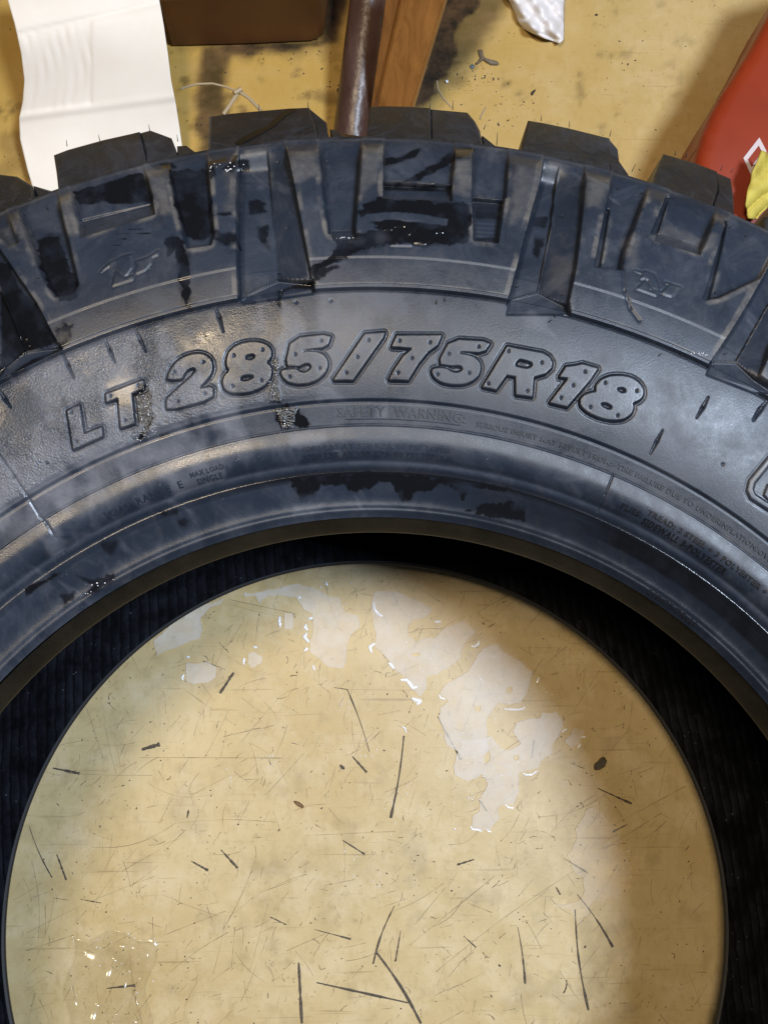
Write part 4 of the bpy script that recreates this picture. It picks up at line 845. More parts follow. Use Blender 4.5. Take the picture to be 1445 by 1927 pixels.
# ------------------------------------------------------------------ wet puddles on the floor, their ceiling reflection painted pale
def water_mat(nm_, lo_, hi_):
    m = bpy.data.materials.new(nm_); m.use_nodes = True; t = m.node_tree; t.nodes.clear()
    out = t.nodes.new('ShaderNodeOutputMaterial'); tr_ = t.nodes.new('ShaderNodeBsdfTransparent'); di = t.nodes.new('ShaderNodeBsdfDiffuse'); gl = t.nodes.new('ShaderNodeBsdfGlossy')
    di.inputs[0].default_value = (.86, .80, .72, 1); gl.inputs['Roughness'].default_value = .30  # pale diffuse paints in the ceiling's reflection on the water
    geo = t.nodes.new('ShaderNodeNewGeometry'); no = t.nodes.new('ShaderNodeTexNoise'); no.inputs['Scale'].default_value = 90; no.inputs['Detail'].default_value = 6; t.links.new(geo.outputs['Position'], no.inputs['Vector'])
    mr = t.nodes.new('ShaderNodeMapRange'); mr.inputs[1].default_value = .3; mr.inputs[2].default_value = .7; mr.inputs[3].default_value = lo_; mr.inputs[4].default_value = hi_; t.links.new(no.outputs['Fac'], mr.inputs[0])
    m1 = t.nodes.new('ShaderNodeMixShader'); t.links.new(mr.outputs[0], m1.inputs[0]); t.links.new(tr_.outputs[0], m1.inputs[1]); t.links.new(di.outputs[0], m1.inputs[2])
    fr = t.nodes.new('ShaderNodeFresnel'); fr.inputs[0].default_value = 1.33; m2 = t.nodes.new('ShaderNodeMixShader')
    t.links.new(fr.outputs[0], m2.inputs[0]); t.links.new(m1.outputs[0], m2.inputs[1]); t.links.new(gl.outputs[0], m2.inputs[2]); t.links.new(m2.outputs[0], out.inputs[0])
    return m
M['water'] = water_mat('soapy_water', .28, .56); M['water_thin'] = water_mat('thin_soapy_water', .03, .24)
n = NT('water_bead'); M['bead_water'] = n.set(Base_Color=(.92, .92, .95), Roughness=.05, IOR=1.33, Coat_Weight=1.0, Coat_Roughness=.03)  # near-white base paints in the highlights of clear water
def jag(P, levels=3, amp=.09, seed=0):
    r = random.Random(seed); P = [np.array(p, float) for p in P]
    for l in range(levels):
        Q = []
        for i in range(len(P)):
            a, b = P[i], P[(i+1) % len(P)]; t = b-a; L = np.linalg.norm(t); nn = np.array([-t[1], t[0]])
            Q += [a, (a+b)/2+nn*r.uniform(-amp, amp)*(1 if L < 30 else .5)]
        P = Q
    return [np.array(q) for q in chaikin(P, 1)]
PUD = [0]
def puddle(name, pts, label, holes=(), h=.28, mat='water', jg=.10, cat='puddle', seed=1, group=None):
    PUD[0] += 1; h = .2+.035*PUD[0]
    P = jag([fxy(*p) for p in pts], 3, jg, seed); HH = [jag([fxy(*p) for p in hh], 2, .08, seed+9) for hh in holes]
    bm = bmesh.new(); loops = []
    for L in [P]+HH:
        vs = [bm.verts.new((p[0]*MM, p[1]*MM, (FLOOR+.45+h)*MM)) for p in L]
        es = [bm.edges.new((vs[i], vs[(i+1) % len(vs)])) for i in range(len(vs))]; loops.append((vs, es))
    bmesh.ops.triangle_fill(bm, use_beauty=True, edges=[e for _, es in loops for e in es])
    for vs, es in loops:
        lo = []
        cx_ = sum(v.co.x for v in vs)/len(vs); cy_ = sum(v.co.y for v in vs)/len(vs)
        low = [bm.verts.new((v.co.x, v.co.y, (FLOOR+.1)*MM)) for v in vs]
        for i in range(len(vs)): j = (i+1) % len(vs); bm.faces.new((vs[i], vs[j], low[j], low[i]))
    org = Vector((P[0][0]*MM, P[0][1]*MM, FLOOR*MM))
    for v in bm.verts: v.co -= org
    o = bm_obj(name, bm, M[mat]); o.location = org
    for p_ in o.data.polygons: p_.use_smooth = False
    return tagp(o, label, cat, group)
q5 = lambda pts: Cr(720, 1080, 4.003, pts); q6 = lambda pts: Cr(840, 1250, 4.003, pts); q7 = lambda pts: Cr(290, 1050, 3.36, pts)
puddle('soapy_puddle', q7([(570, 215), (760, 200), (900, 165), (1010, 190), (1100, 240), (1180, 255), (1200, 330), (1285, 360), (1300, 440), (1250, 480), (1215, 620), (1195, 700), (1110, 690), (1050, 640), (990, 600), (985, 520), (1010, 420), (1000, 350), (940, 320), (900, 250), (800, 235), (720, 240), (670, 290), (640, 240), (570, 245)]),
       'broad pale soapy puddle left of centre at the top of the floor inside the tire', [], seed=3)
puddle('soapy_puddle', q5([(-60, 130), (60, 130), (180, 170), (330, 240), (380, 275), (310, 330), (240, 345), (190, 400), (195, 465), (250, 510), (330, 480), (380, 490), (430, 440), (480, 400), (600, 350), (700, 430), (640, 500), (600, 570), (590, 640), (480, 720), (330, 780), (325, 870), (290, 930), (220, 850), (140, 760), (70, 700), (0, 600), (-60, 560)]),
       'pale soapy puddle with a rounded bay, at the top centre of the floor', [q5([(215, 595), (270, 590), (285, 615), (230, 625)])], seed=5)
puddle('soapy_puddle', q5([(720, 600), (760, 560), (860, 530), (960, 620), (1060, 680), (1130, 740), (1100, 850), (1040, 970), (960, 985), (870, 970), (820, 1040), (780, 1100), (785, 1220), (800, 1330), (620, 1400), (480, 1290), (420, 1080), (430, 1010), (490, 960), (430, 900), (490, 820), (600, 760), (650, 700)])[:-1]+[],
       'largest pale soapy puddle, right of centre on the floor inside the tire', [q5([(690, 1000), (740, 995), (730, 1040), (700, 1035)]), q5([(930, 860), (970, 850), (975, 890), (935, 900)])], seed=8)
puddle('soapy_puddle', q6([(500, 500), (530, 440), (600, 415), (700, 410), (720, 365), (830, 355), (880, 430), (870, 480), (800, 600), (790, 680), (720, 720), (690, 780), (600, 800), (540, 830), (550, 960), (510, 1060), (440, 1050), (380, 1100), (400, 1160), (330, 1260), (190, 1230), (190, 1150), (250, 1100), (260, 990), (310, 900), (260, 830), (150, 885), (60, 830), (50, 780), (120, 620), (90, 560), (330, 540), (400, 620), (450, 650), (560, 600)]),
       'ragged pale soapy puddle tapering down the middle right of the floor', [q6([(280, 690), (320, 650), (330, 720), (290, 760)]), q6([(505, 690), (540, 680), (545, 720), (510, 725)])], seed=12)
puddle('soapy_puddle', q7([(205, 665), (330, 655), (392, 690), (395, 750), (330, 790), (250, 800), (205, 780)]), 'small square-cornered soapy puddle on the upper left of the floor', seed=14)
puddle('soapy_puddle', q7([(595, 610), (640, 595), (685, 625), (680, 665), (630, 700), (590, 665)]), 'small round soapy puddle with bright beads above and left of it', seed=15)
puddle('soapy_puddle', q7([(822, 350), (880, 350), (880, 450), (822, 450)]), 'small upright rectangular soapy puddle at the top of the floor', seed=16, jg=.03)
puddle('soapy_puddle', q7([(0, 520), (90, 440), (180, 370), (290, 300), (440, 255), (430, 290), (350, 320), (290, 390), (310, 450), (290, 510), (180, 550), (100, 580), (20, 620)]), 'long soapy puddle along the upper left edge of the floor', seed=18)
puddle('soapy_puddle', Cr(720, 1450, 1.993, [(760, 150), (800, 140), (860, 200), (900, 300), (930, 430), (880, 480), (790, 490), (740, 580), (700, 520), (640, 500), (750, 470), (750, 400), (690, 320), (720, 220)]), 'faint ragged soapy puddle on the lower right of the floor', seed=20, jg=.16, mat='water_thin')
puddle('soapy_puddle', q6([(885, 580), (960, 480), (1040, 500), (1000, 600), (930, 630)]), 'small soapy puddle beside two bright beads on the right of the floor', seed=21)
# beads at the edges of the film, their highlights painted white
def dome_strip(pts, wmm, label, group=None):
    P = [np.array(fxy(*p)) for p in pts]
    Q = []
    for i in range(len(P)-1):
        for k in range(5): Q.append(P[i]+(P[i+1]-P[i])*k/5)
    Q.append(P[-1]); V_, F_ = [], []; n_ = len(Q); K = 7
    for i in range(n_):
        t = Q[min(i+1, n_-1)]-Q[max(i-1, 0)]; t = t/(np.linalg.norm(t)+1e-9); nn = np.array([-t[1], t[0]]); e = i/(n_-1)
        ww = wmm*max(.12, math.sin(math.pi*(.06+.88*e))**.45)*(1+.12*math.sin(i*1.7))
        for k in range(K): c = -1+2*k/(K-1); V_.append((Q[i][0]+nn[0]*ww*.5*c, Q[i][1]+nn[1]*ww*.5*c, FLOOR+.5+.55*ww*math.sqrt(max(0, 1-c*c))*.5))
        if i:
            for k in range(K-1): F_.append(((i-1)*K+k, i*K+k, i*K+k+1, (i-1)*K+k+1))
    o = mesh_obj('water_bead', V_, F_, M['bead_water'], None, origin=(Q[0][0], Q[0][1], FLOOR)); return tagp(o, label, 'water drop', 'bright water beads on the floor')
BEADS = [(q5([(910, 1018), (960, 1022), (1010, 1024), (1050, 1018), (1070, 1005)]), 4.2, 'long straight bright bead at the top of the yellow bay in the largest puddle'),
         (q5([(665, 545), (690, 548), (715, 535), (730, 505)]), 4.6, 'thick hooked bright bead near the top right of the puddles'),
         (q5([(425, 910), (435, 935), (470, 945)]), 4.0, 'short hooked bright bead on the left edge of the largest puddle'),
         (q5([(720, 765), (738, 795), (762, 818)]), 2.6, 'thin slanting bright bead inside the largest puddle'),
         (q5([(145, 1150), (170, 1165), (178, 1200)]), 2.8, 'small curved bright bead above the long dark gouge'),
         (q5([(390, 360), (410, 362), (440, 358)]), 5.0, 'fat bright bead inside the rounded bay of the top puddle'),
         (q5([(1160, 820), (1170, 800), (1178, 780)]), 3.6, 'slanting bright bead at the right tip of the largest puddle'),
         (q5([(820, 628), (840, 622), (862, 615)]), 2.6, 'flat bright bead crossed by a long scratch'),
         (q6([(570, 820), (600, 835), (640, 832), (690, 802)]), 3.6, 'smile shaped bright bead under the ragged puddle'),
         (q6([(440, 1055), (465, 1080), (505, 1085)]), 3.4, 'curved bright bead on the lower right side of the ragged puddle'),
         (q6([(180, 1222), (195, 1245), (235, 1248), (268, 1262)]), 3.6, 'bright bead at the lowest left tip of the ragged puddle'),
         (q6([(300, 1238), (315, 1258), (338, 1266)]), 3.0, 'short bright bead at the lowest right tip of the ragged puddle'),
         (q6([(868, 512), (885, 500), (905, 488)]), 3.8, 'bright bead beside the rim of the small right puddle'),
         (q6([(1008, 552), (1028, 550), (1048, 548)]), 3.8, 'upper of two bright beads beside the small right puddle'),
         (q6([(985, 630), (998, 620), (1010, 606)]), 4.2, 'lower of two bright beads beside the small right puddle'),
         (q7([(1388, 280), (1392, 320), (1415, 355), (1445, 370)]), 5.4, 'large C shaped bright bead at the top centre of the floor'),
         (q7([(1395, 540), (1362, 565), (1375, 600)]), 6.0, 'large bright bead bulging left of the top centre puddle'),
         (q7([(795, 370), (792, 400), (798, 438)]), 5.4, 'upright bright bead left of the small rectangular puddle'),
         (q7([(960, 420), (955, 440), (972, 458)]), 6.0, 'upper bright bead of the column beside the broad puddle'),
         (q7([(965, 475), (950, 500), (980, 535)]), 6.4, 'middle bright bead of the column beside the broad puddle'),
         (q7([(948, 590), (965, 575), (972, 570)]), 5.6, 'lower bright bead of the column beside the broad puddle'),
         (q7([(1085, 150), (1090, 165), (1098, 180)]), 3.8, 'bright bead high up beside the shaded edge of the floor'),
         (q7([(565, 675), (568, 650), (570, 632)]), 4.8, 'bright bead left of the small round puddle'),
         (q7([(628, 560), (640, 566), (652, 568)]), 4.2, 'bright bead above the small round puddle'),
         (q7([(182, 775), (178, 755), (188, 738)]), 4.6, 'bright bead left of the small square-cornered puddle'),
         (q7([(205, 625), (215, 627), (226, 630)]), 4.0, 'bright bead above the small square-cornered puddle'),
         (q7([(975, 380), (990, 385), (1000, 375)]), 5.0, 'ragged bright bead near the rectangular puddle'),
         (q7([(910, 255), (920, 250), (928, 245)]), 4.4, 'bright bead above the rectangular puddle'),
         (q7([(1003, 680), (1010, 695), (1012, 710)]), 4.0, 'bright bead below the column beside the broad puddle'),
         (q5([(45, 670), (65, 690), (85, 715)]), 6.4, 'bright bead touching the top of a long straight scratch'),
         (q5([(135, 800), (180, 800), (205, 830), (225, 860), (262, 850)]), 7.0, 'largest ragged bright bead, at the foot of the top centre puddle'),
         (q5([(220, 935), (245, 950), (285, 960), (255, 985)]), 7.6, 'ragged bright bead just under the largest one')]
for pts, wd_, lb in BEADS: dome_strip(pts, wd_*.62*.6, lb)
# a froth of tiny bubbles
VB, FB = [], []
def bubble(x, y, z, r):
    o_ = len(VB); VB.append((x, y, z+r*.8))
    for lat in (.5, 1.0):
        for q in range(6): a = q*math.pi/3+lat; VB.append((x+r*math.sin(lat*math.pi/2)*math.cos(a), y+r*math.sin(lat*math.pi/2)*math.sin(a), z+r*.8*math.cos(lat*math.pi/2)))
    for q in range(6): FB.append((o_, o_+1+q, o_+1+(q+1) % 6)); FB.append((o_+1+q, o_+7+q, o_+7+(q+1) % 6, o_+1+(q+1) % 6))
for px, py, s, n_ in [(q7([(1200, 900)])[0][0], q7([(1200, 900)])[0][1], 8, 14), (930, 1290, 12, 26), (860, 1390, 14, 22), (955, 1440, 10, 18), (905, 1440, 24, 30), (780, 1160, 26, 26), (875, 1230, 18, 20), (1040, 1320, 14, 10), (800, 1245, 14, 14), (700, 1410, 12, 8),
                      (205, 1775, 22, 10), (250, 1810, 26, 10), (880, 1500, 16, 14), (1180, 1605, 6, 8), (860, 1560, 8, 6), (640, 1140, 30, 20), (510, 1430, 20, 10), (432, 1455, 8, 5), (660, 1620, 12, 8), (710, 1640, 20, 8), (760, 1500, 40, 10)]:
    for _ in range(n_): p = fxy(random.gauss(px, s), random.gauss(py, s)); bubble(p[0], p[1], FLOOR+.5, random.uniform(.18, .62))
o = mesh_obj('soap_bubbles', VB, FB, M['bead_water'], None, origin=(0, 0, FLOOR)); tagp(o, 'clusters of tiny soap bubbles on the puddles inside the tire', 'bubbles', kind='stuff')
# plastic film scrap, lower left
VB, FB = [], []
def surf_bubbles(pts, n_, r0_, r1_):
    P = to_xy(pts); xs_ = [p[0] for p in P]; ys_ = [p[1] for p in P]; c = 0; tries = 0
    while c < n_ and tries < n_*30:
        tries += 1
        x, y = random.uniform(min(xs_), max(xs_)), random.uniform(min(ys_), max(ys_))
        if sdf(P, np.array([x]), np.array([y]))[0] < 0:
            phi = math.atan2(x, y); u = math.hypot(x, y); i = np.argmin(np.abs(PHI[:len(ph_a)]-phi)); j = np.argmin(np.abs(U-u))
            bubble(GX[i, j], GY[i, j], GZ[i, j]-.05, random.uniform(r0_, r1_)); c += 1
surf_bubbles(cB([(1060, 260), (1110, 290), (1115, 500), (1135, 690), (1060, 670), (1020, 520)]), 26, .10, .24)
surf_bubbles(cB([(1100, 750), (1200, 740), (1230, 900), (1150, 935)]), 16, .1, .24)
surf_bubbles(cA([(780, 330), (900, 200), (920, 400), (950, 560), (880, 700), (780, 760), (850, 600)]), 34, .1, .26)
surf_bubbles(cA([(700, 760), (960, 640), (1000, 690), (760, 780)]), 26, .1, .22)
surf_bubbles(cB([(350, 100), (400, 60), (490, 40), (495, 80), (400, 110)]), 22, .1, .24)
surf_bubbles(c3([(1145, 190), (1240, 180), (1150, 320)]), 6, .2, .4); surf_bubbles(c3([(1225, 260), (1270, 170), (1350, 170), (1265, 265)]), 9, .2, .45)

surf_bubbles(Cr(0, 1000, 1.993, [(300, 250), (350, 195), (430, 180), (380, 215)]), 12, .12, .35)
surf_bubbles(c5([(1040, 1120), (1140, 1140), (1130, 1155), (1045, 1140)]), 12, .15, .35)  # a glint, imitated by near-white bubbles
surf_bubbles(c4([(520, 600), (625, 600), (635, 620), (520, 618)]), 9, .15, .35)  # highlight on the pocket's end wall, imitated by near-white bubbles
surf_bubbles(Cr(0, 840, 1, [(430, -20), (560, -30), (560, 10), (440, 30)]), 30, .06, .14)
o = mesh_obj('soap_froth', VB, FB, M['bead_water'], None, origin=(0, 300, 230)); tagp(o, 'fine glistening froth clinging to the wet streaks on the tire sidewall', 'froth', kind='stuff')

# ------------------------------------------------------------------ things lying behind the tyre
def grid_patch(name, rows, mat, label, cat, thick=.35, parent=None, wav=None):
    """rows: list of rows of (px,py,z) photo points"""
    V_ = []; nr = len(rows); nc = len(rows[0])
    for r in rows:
        for (px, py, z) in r: V_.append(at(px, py, z))
    F_ = [(i*nc+j, i*nc+j+1, (i+1)*nc+j+1, (i+1)*nc+j) for i in range(nr-1) for j in range(nc-1)]
    o = mesh_obj(name, V_, F_, mat, parent, origin=tuple(V_[0]))
    md = o.modifiers.new('thickness', 'SOLIDIFY'); md.thickness = thick*MM; md.offset = -1
    return tagp(o, label, cat) if cat else o
# white paper sleeve
L_ = [(18, -60), (15, 0), (28, 45), (40, 100), (46, 150), (43, 190), (36, 222), (38, 262), (52, 320), (70, 380)]
R_ = [(282, -60), (300, 0), (308, 45), (316, 100), (322, 150), (331, 195), (338, 240), (345, 290), (356, 340), (366, 400)]
rows = []
for k in range(90):
    t = k/89*(len(L_)-1); i = min(int(t), len(L_)-2); f = t-i
    l = (L_[i][0]*(1-f)+L_[i+1][0]*f, L_[i][1]*(1-f)+L_[i+1][1]*f); r = (R_[i][0]*(1-f)+R_[i+1][0]*f, R_[i][1]*(1-f)+R_[i+1][1]*f); row = []
    for j in range(90):
        g = j/89; px = l[0]*(1-g)+r[0]*g; py = l[1]*(1-g)+r[1]*g-8*math.sin(math.pi*g)*0
        z = 22-58*sm(py/330)                      # droops from the box top to the floor
        fold1 = 62+(-58)*(px-40)/260              # first crease, rising to the right
        z += -1.0*math.exp(-((py-fold1)/4.0)**2)+.8*sm((py-fold1)/20)
        fold2 = 218-38*(px-40)/290; z += .4*math.exp(-((py-fold2)/6)**2)-.9*sm((py-fold2)/14)
        inb = sm((py-fold1)/12)*sm((fold2-py)/12)*sm((176-px)/6)
        z += inb*(.16*math.sin((px-py*.06)*.34+2.1*math.sin(py*.035))*(1+.8*math.sin(px*.09+py*.05))+.16*math.sin(px*.13+py*.03+math.sin(px*.05)))-inb*.9
        z += 1.5*math.sin(px*.012+py*.02)
        row.append((px, py, z))
    rows.append(row)
n = NT('white_paper'); p1 = n.noise(25, 4, .6); p2 = n.noise(800, 3, .6)
M['paper'] = n.set(Base_Color=n.mix(n.ramp(p1, [(.3, 0), (.7, 1)]), (.84, .77, .68), (.90, .84, .76)), Roughness=.75, Normal=n.bump(p2, .08, .0004))
grid_patch('paper_sheet', rows, M['paper'], 'creased white paper sheet half hidden behind the tire, left of the brown box', 'paper')

def prism(name, top_px, ztop, zbot, mat, label=None, cat=None, bev=2.0, shrink=0.0, parent=None):
    P = [at(p[0], p[1], (p[2] if len(p) > 2 else ztop)) for p in top_px]; bm = bmesh.new()
    t = [bm.verts.new(tuple(p*MM)) for p in P]; c = sum(P)/len(P)
    b = [bm.verts.new(((p[0]+(c[0]-p[0])*shrink)*MM, (p[1]+(c[1]-p[1])*shrink)*MM, zbot*MM)) for p in P]
    bm.faces.new(t); bm.faces.new(b[::-1])
    for i in range(len(P)): j = (i+1) % len(P); bm.faces.new((t[i], t[j], b[j], b[i]))
    bmesh.ops.recalc_face_normals(bm, faces=bm.faces)
    bmesh.ops.bevel(bm, geom=list(bm.edges), offset=bev*MM, segments=3, affect='EDGES', profile=.6)
    org = Vector((c[0]*MM, c[1]*MM, zbot*MM))
    for v in bm.verts: v.co -= org
    o = bm_obj(name, bm, mat); o.location = org; edge_smooth(o, 40)
    if parent: o.parent = parent; o.location = org-parent.location
    return tagp(o, label, cat)
n = NT('brown_board'); b1 = n.noise(18, 5, .6); b2 = n.noise(500, 4, .6)
M['brown'] = n.set(Base_Color=n.mix(n.ramp(b1, [(.3, 0), (.7, 1)]), (.095, .036, .007), (.14, .055, .011)), Roughness=.62, Normal=n.bump(b2, .15, .0005))
BOXP = [(320, 88), (470, 84), (592, 78), (604, 72), (611, 62), (622, -40), (600, -300), (300, -300)]
bx = [at(p[0], p[1], FLOOR) for p in BOXP]
def box_obj():
    bm = bmesh.new(); lo = [bm.verts.new((p[0]*MM, p[1]*MM, (FLOOR+.3)*MM)) for p in bx]; hi = [bm.verts.new((p[0]*MM, p[1]*MM, 10*MM)) for p in bx]
    bm.faces.new(lo[::-1]); bm.faces.new(hi)
    for i in range(len(lo)): j = (i+1) % len(lo); bm.faces.new((lo[i], lo[j], hi[j], hi[i]))
    bmesh.ops.recalc_face_normals(bm, faces=bm.faces); bmesh.ops.bevel(bm, geom=list(bm.edges), offset=2.2*MM, segments=3, affect='EDGES')
    org = Vector((bx[1][0]*MM, bx[1][1]*MM, FLOOR*MM))
    for v in bm.verts: v.co -= org
    o = bm_obj('brown_box', bm, M['brown']); o.location = org; edge_smooth(o, 40)
    return tagp(o, 'plain brown box with a rounded corner, between the white paper and the dark pipe', 'box')
box_obj()

# pipe
n = NT('brown_enamel'); e1_ = n.noise(30, 6, .7, n.pos((1, .35, 1))); e2_ = n.noise(260, 4, .7)
M['pipe'] = n.set(Base_Color=n.mix(n.ramp(e1_, [(.35, 0), (.7, 1)]), (.060, .030, .022), (.13, .072, .056)), Roughness=n.ramp(e2_, [(.35, .33), (.7, .44)]), Normal=n.bump(n.noise(38, 4, .55), .45, .005))
def tube(name, A, B, ra, rb, mat, label, cat, nseg=40, parent=None, cap=True, hollow=None):
    A = np.array(A, float); B = np.array(B, float); ax = B-A; L = np.linalg.norm(ax); ax /= L; s1 = np.cross(ax, [0, 0, 1]); s1 /= np.linalg.norm(s1); s2 = np.cross(s1, ax)
    st = [(0, ra*.93), (.006, ra)]+[(t, ra+(rb-ra)*t) for t in np.linspace(.02, .98, 14)]+[(.994, rb), (1, rb*.93)]
    V_, F_ = [], []
    for t, r in st:
        for q in range(nseg): a = 2*math.pi*q/nseg; V_.append(A+ax*L*t+(s1*math.cos(a)+s2*math.sin(a))*r)
    for k in range(len(st)-1):
        for q in range(nseg): F_.append((k*nseg+q, k*nseg+(q+1) % nseg, (k+1)*nseg+(q+1) % nseg, (k+1)*nseg+q))
    F_.append(list(range(nseg))[::-1]); F_.append([(len(st)-1)*nseg+q for q in range(nseg)])
    o = mesh_obj(name, V_, F_, mat, parent, origin=tuple(A)); edge_smooth(o, 50)
    return tagp(o, label, cat) if cat else o
zc = FLOOR+14.5
A = at(663, 262, zc); B = at(708, -120, 6.0)
tube('dark_pipe', A, B, 14.6, 13.0, M['pipe'], 'glossy dark brown pipe slanting up behind the tire, against the wooden plank', 'pipe')
# plank
n = NT('orange_wood'); mp = n.n('Mapping'); mp.inputs['Rotation'].default_value = (0, 0, math.radians(-8)); mp.inputs['Scale'].default_value = (10, 1.1, 3); n.l(n.geo.outputs['Position'], mp.inputs['Vector'])
w1 = n.noise(9, 8, .65, mp.outputs[0], 1.2); w2 = n.noise(45, 5, .6, mp.outputs[0]); vo = n.n('TexVoronoi'); vo.inputs['Scale'].default_value = 11; n.l(n.geo.outputs['Position'], vo.inputs['Vector'])
col = n.mix(n.ramp(w1, [(.35, 0), (.65, 1)]), (.17, .062, .012), (.36, .15, .035)); col = n.mix(n.math('MULTIPLY', w2, .4), col, (.42, .20, .06))
col = n.mix(n.ramp(vo.outputs['Distance'], [(.04, 1), (.16, 0)]), col, (.05, .02, .008))
M['wood'] = n.set(Base_Color=col, Roughness=.38, Normal=n.bump(w2, .2, .0012))
def slab(name, quad, thick, mat, label, cat, bev=1.2):
    P = [at(*q) for q in quad]; bm = bmesh.new(); t = [bm.verts.new(tuple(p*MM)) for p in P]; b = [bm.verts.new(tuple((p-np.array([0, 0, thick]))*MM)) for p in P]
    bm.faces.new(t); bm.faces.new(b[::-1])
    for i in range(4): j = (i+1) % 4; bm.faces.new((t[i], t[j], b[j], b[i]))
    bmesh.ops.recalc_face_normals(bm, faces=bm.faces); bmesh.ops.bevel(bm, geom=list(bm.edges), offset=bev*MM, segments=2, affect='EDGES')
    org = Vector(tuple(P[0]*MM))
    for v in bm.verts: v.co -= org
    o = bm_obj(name, bm, mat); o.location = org; return tagp(o, label, cat)
pl = slab('wooden_plank', [(695, 260, -28), (757, 262, -28), (873, -120, 95), (779, -120, 95)], 19, M['wood'], 'orange wooden plank slanting up behind the tire, right of the dark pipe', 'plank')
sl = slab('bevelled_edge', [(690, 260, -36), (696, 260, -29), (779, -120, 94), (742, -120, 84)], 8, M['wood'], None, None, .6); sl.parent = pl; sl.location = sl.location-pl.location
# nail heads
for (px, py, z) in [(732, 73, 10), (742, 176, -12)]:
    c = at(px, py, z); k = tube('nail_head', c+np.array([0, 0, -.8]), c+np.array([0.0, .02, 1.0]), 1.6, 1.5, M['nib'], None, None, 12); k.parent = pl; k.location = k.location-pl.location

# crumpled white plastic
n = NT('white_plastic_film'); M['film'] = n.set(Base_Color=(.80, .76, .76), Roughness=.38, Subsurface_Weight=0.0)
rows = []
Lc = [(905, -70), (930, -25), (958, 0), (968, 22), (974, 38), (984, 52), (1000, 60), (1022, 70)]
Rc = [(1075, -70), (1072, -25), (1062, 0), (1061, 22), (1061, 42), (1061, 62), (1060, 74), (1052, 81)]
for k in range(34):
    t = k/33*(len(Lc)-1); i = min(int(t), len(Lc)-2); f = t-i; l = np.array(Lc[i])*(1-f)+np.array(Lc[i+1])*f; r = np.array(Rc[i])*(1-f)+np.array(Rc[i+1])*f; row = []
    for j in range(34):
        g = j/33; p = l*(1-g)+r*g; h = 10*math.sin(math.pi*min(max(g, .0), 1))**.6*sm((84-p[1])/36)
        h += 3.2*abs(math.sin(p[0]*.09+p[1]*.05))+2.2*math.sin(p[0]*.17-p[1]*.11)+1.5*abs(math.sin(p[0]*.05-p[1]*.16))
        row.append((p[0], p[1], FLOOR+1+max(0, h)))
    rows.append(row)
grid_patch('plastic_scrap', rows, M['film'], 'crumpled piece of white plastic on the floor at the top of the photo', 'plastic')

# red container with printed diamond
n = NT('red_paint'); M['red'] = n.set(Base_Color=n.mix(n.ramp(n.noise(12, 4, .6), [(.3, 0), (.7, 1)]), (.23, .024, .004), (.31, .036, .007)), Roughness=.42, Normal=n.bump(n.noise(1500, 2, .5), .12, .0003))
ZR = 40
red = prism('red_canister', [(1500, -80), (1445, 28), (1400, 108), (1366, 160), (1343, 200), (1325, 240), (1315, 275), (1309, 320), (1312, 370), (1330, 420), (1380, 470), (1480, 520), (1640, 500), (1750, 300), (1740, 0), (1640, -120)], ZR, FLOOR+.5, M['red'], 'red canister with a white diamond outline, at the right edge behind the tire', 'canister', 11, .03)
M['white_print'] = NT('white_print').set(Base_Color=(.62, .52, .52), Roughness=.5)
def band(quad_out, quad_in, z):
    V_ = [at(p[0], p[1], z) for p in quad_out]+[at(p[0], p[1], z) for p in quad_in]; n_ = len(quad_out); V_ += [v-np.array([0, 0, .4]) for v in V_]
    F_ = [(i, (i+1) % n_, n_+(i+1) % n_, n_+i) for i in range(n_)]+[(2*n_+i, i, (i+1) % n_, 2*n_+(i+1) % n_) if 0 else (i, (i+1) % n_, 2*n_+(i+1) % n_, 2*n_+i) for i in range(n_)]
    return V_, F_
d8 = lambda pts: Cr(1280, 240, 8.757, pts)
v_, f_ = band(d8([(1303, 155), (1040, 495), (1165, 770), (1440, 420)]), d8([(1293, 290), (1112, 520), (1178, 650), (1345, 400)]), ZR+.5)
o = mesh_obj('printed_diamond', v_, f_, M['white_print'], None, smooth=False, origin=tuple(v_[0])); o.parent = red; o.location = o.location-red.location
v_, f_ = band(d8([(1275, 500), (1200, 600), (1215, 640), (1300, 540)]), d8([(1270, 520), (1215, 598), (1225, 620), (1285, 545)]), ZR+.5)
o = mesh_obj('printed_mark', v_, f_, M['white_print'], None, smooth=False, origin=tuple(v_[0])); o.parent = red; o.location = o.location-red.location
# yellow tag
n = NT('yellow_card'); M['yellow'] = n.set(Base_Color=n.mix(n.ramp(n.noise(60, 5, .65), [(.35, 0), (.7, 1)]), (.42, .32, .045), (.66, .56, .10)), Roughness=.7)
rows = []
Ly = [(1434, 284), (1424, 302), (1413, 324), (1411, 343), (1405, 360), (1401, 386), (1403, 392), (1408, 411)]
Ry = [(1441, 288), (1462, 300), (1485, 320), (1500, 345), (1484, 358), (1458, 368), (1436, 398), (1424, 412)]
for k in range(24):
    t = k/23*7; i = min(int(t), 6); f = t-i; l = np.array(Ly[i])*(1-f)+np.array(Ly[i+1])*f; r = np.array(Ry[i])*(1-f)+np.array(Ry[i+1])*f
    rows.append([(l[0]*(1-g)+r[0]*g, l[1]*(1-g)+r[1]*g, ZR+20-6*g+3.5*abs(math.sin(4*g+k*.3))-k*.5) for g in np.linspace(0, 1, 12)])
grid_patch('yellow_tag', rows, M['yellow'], 'torn yellow tag overlapping the red canister at the right edge', 'tag', 1.2)

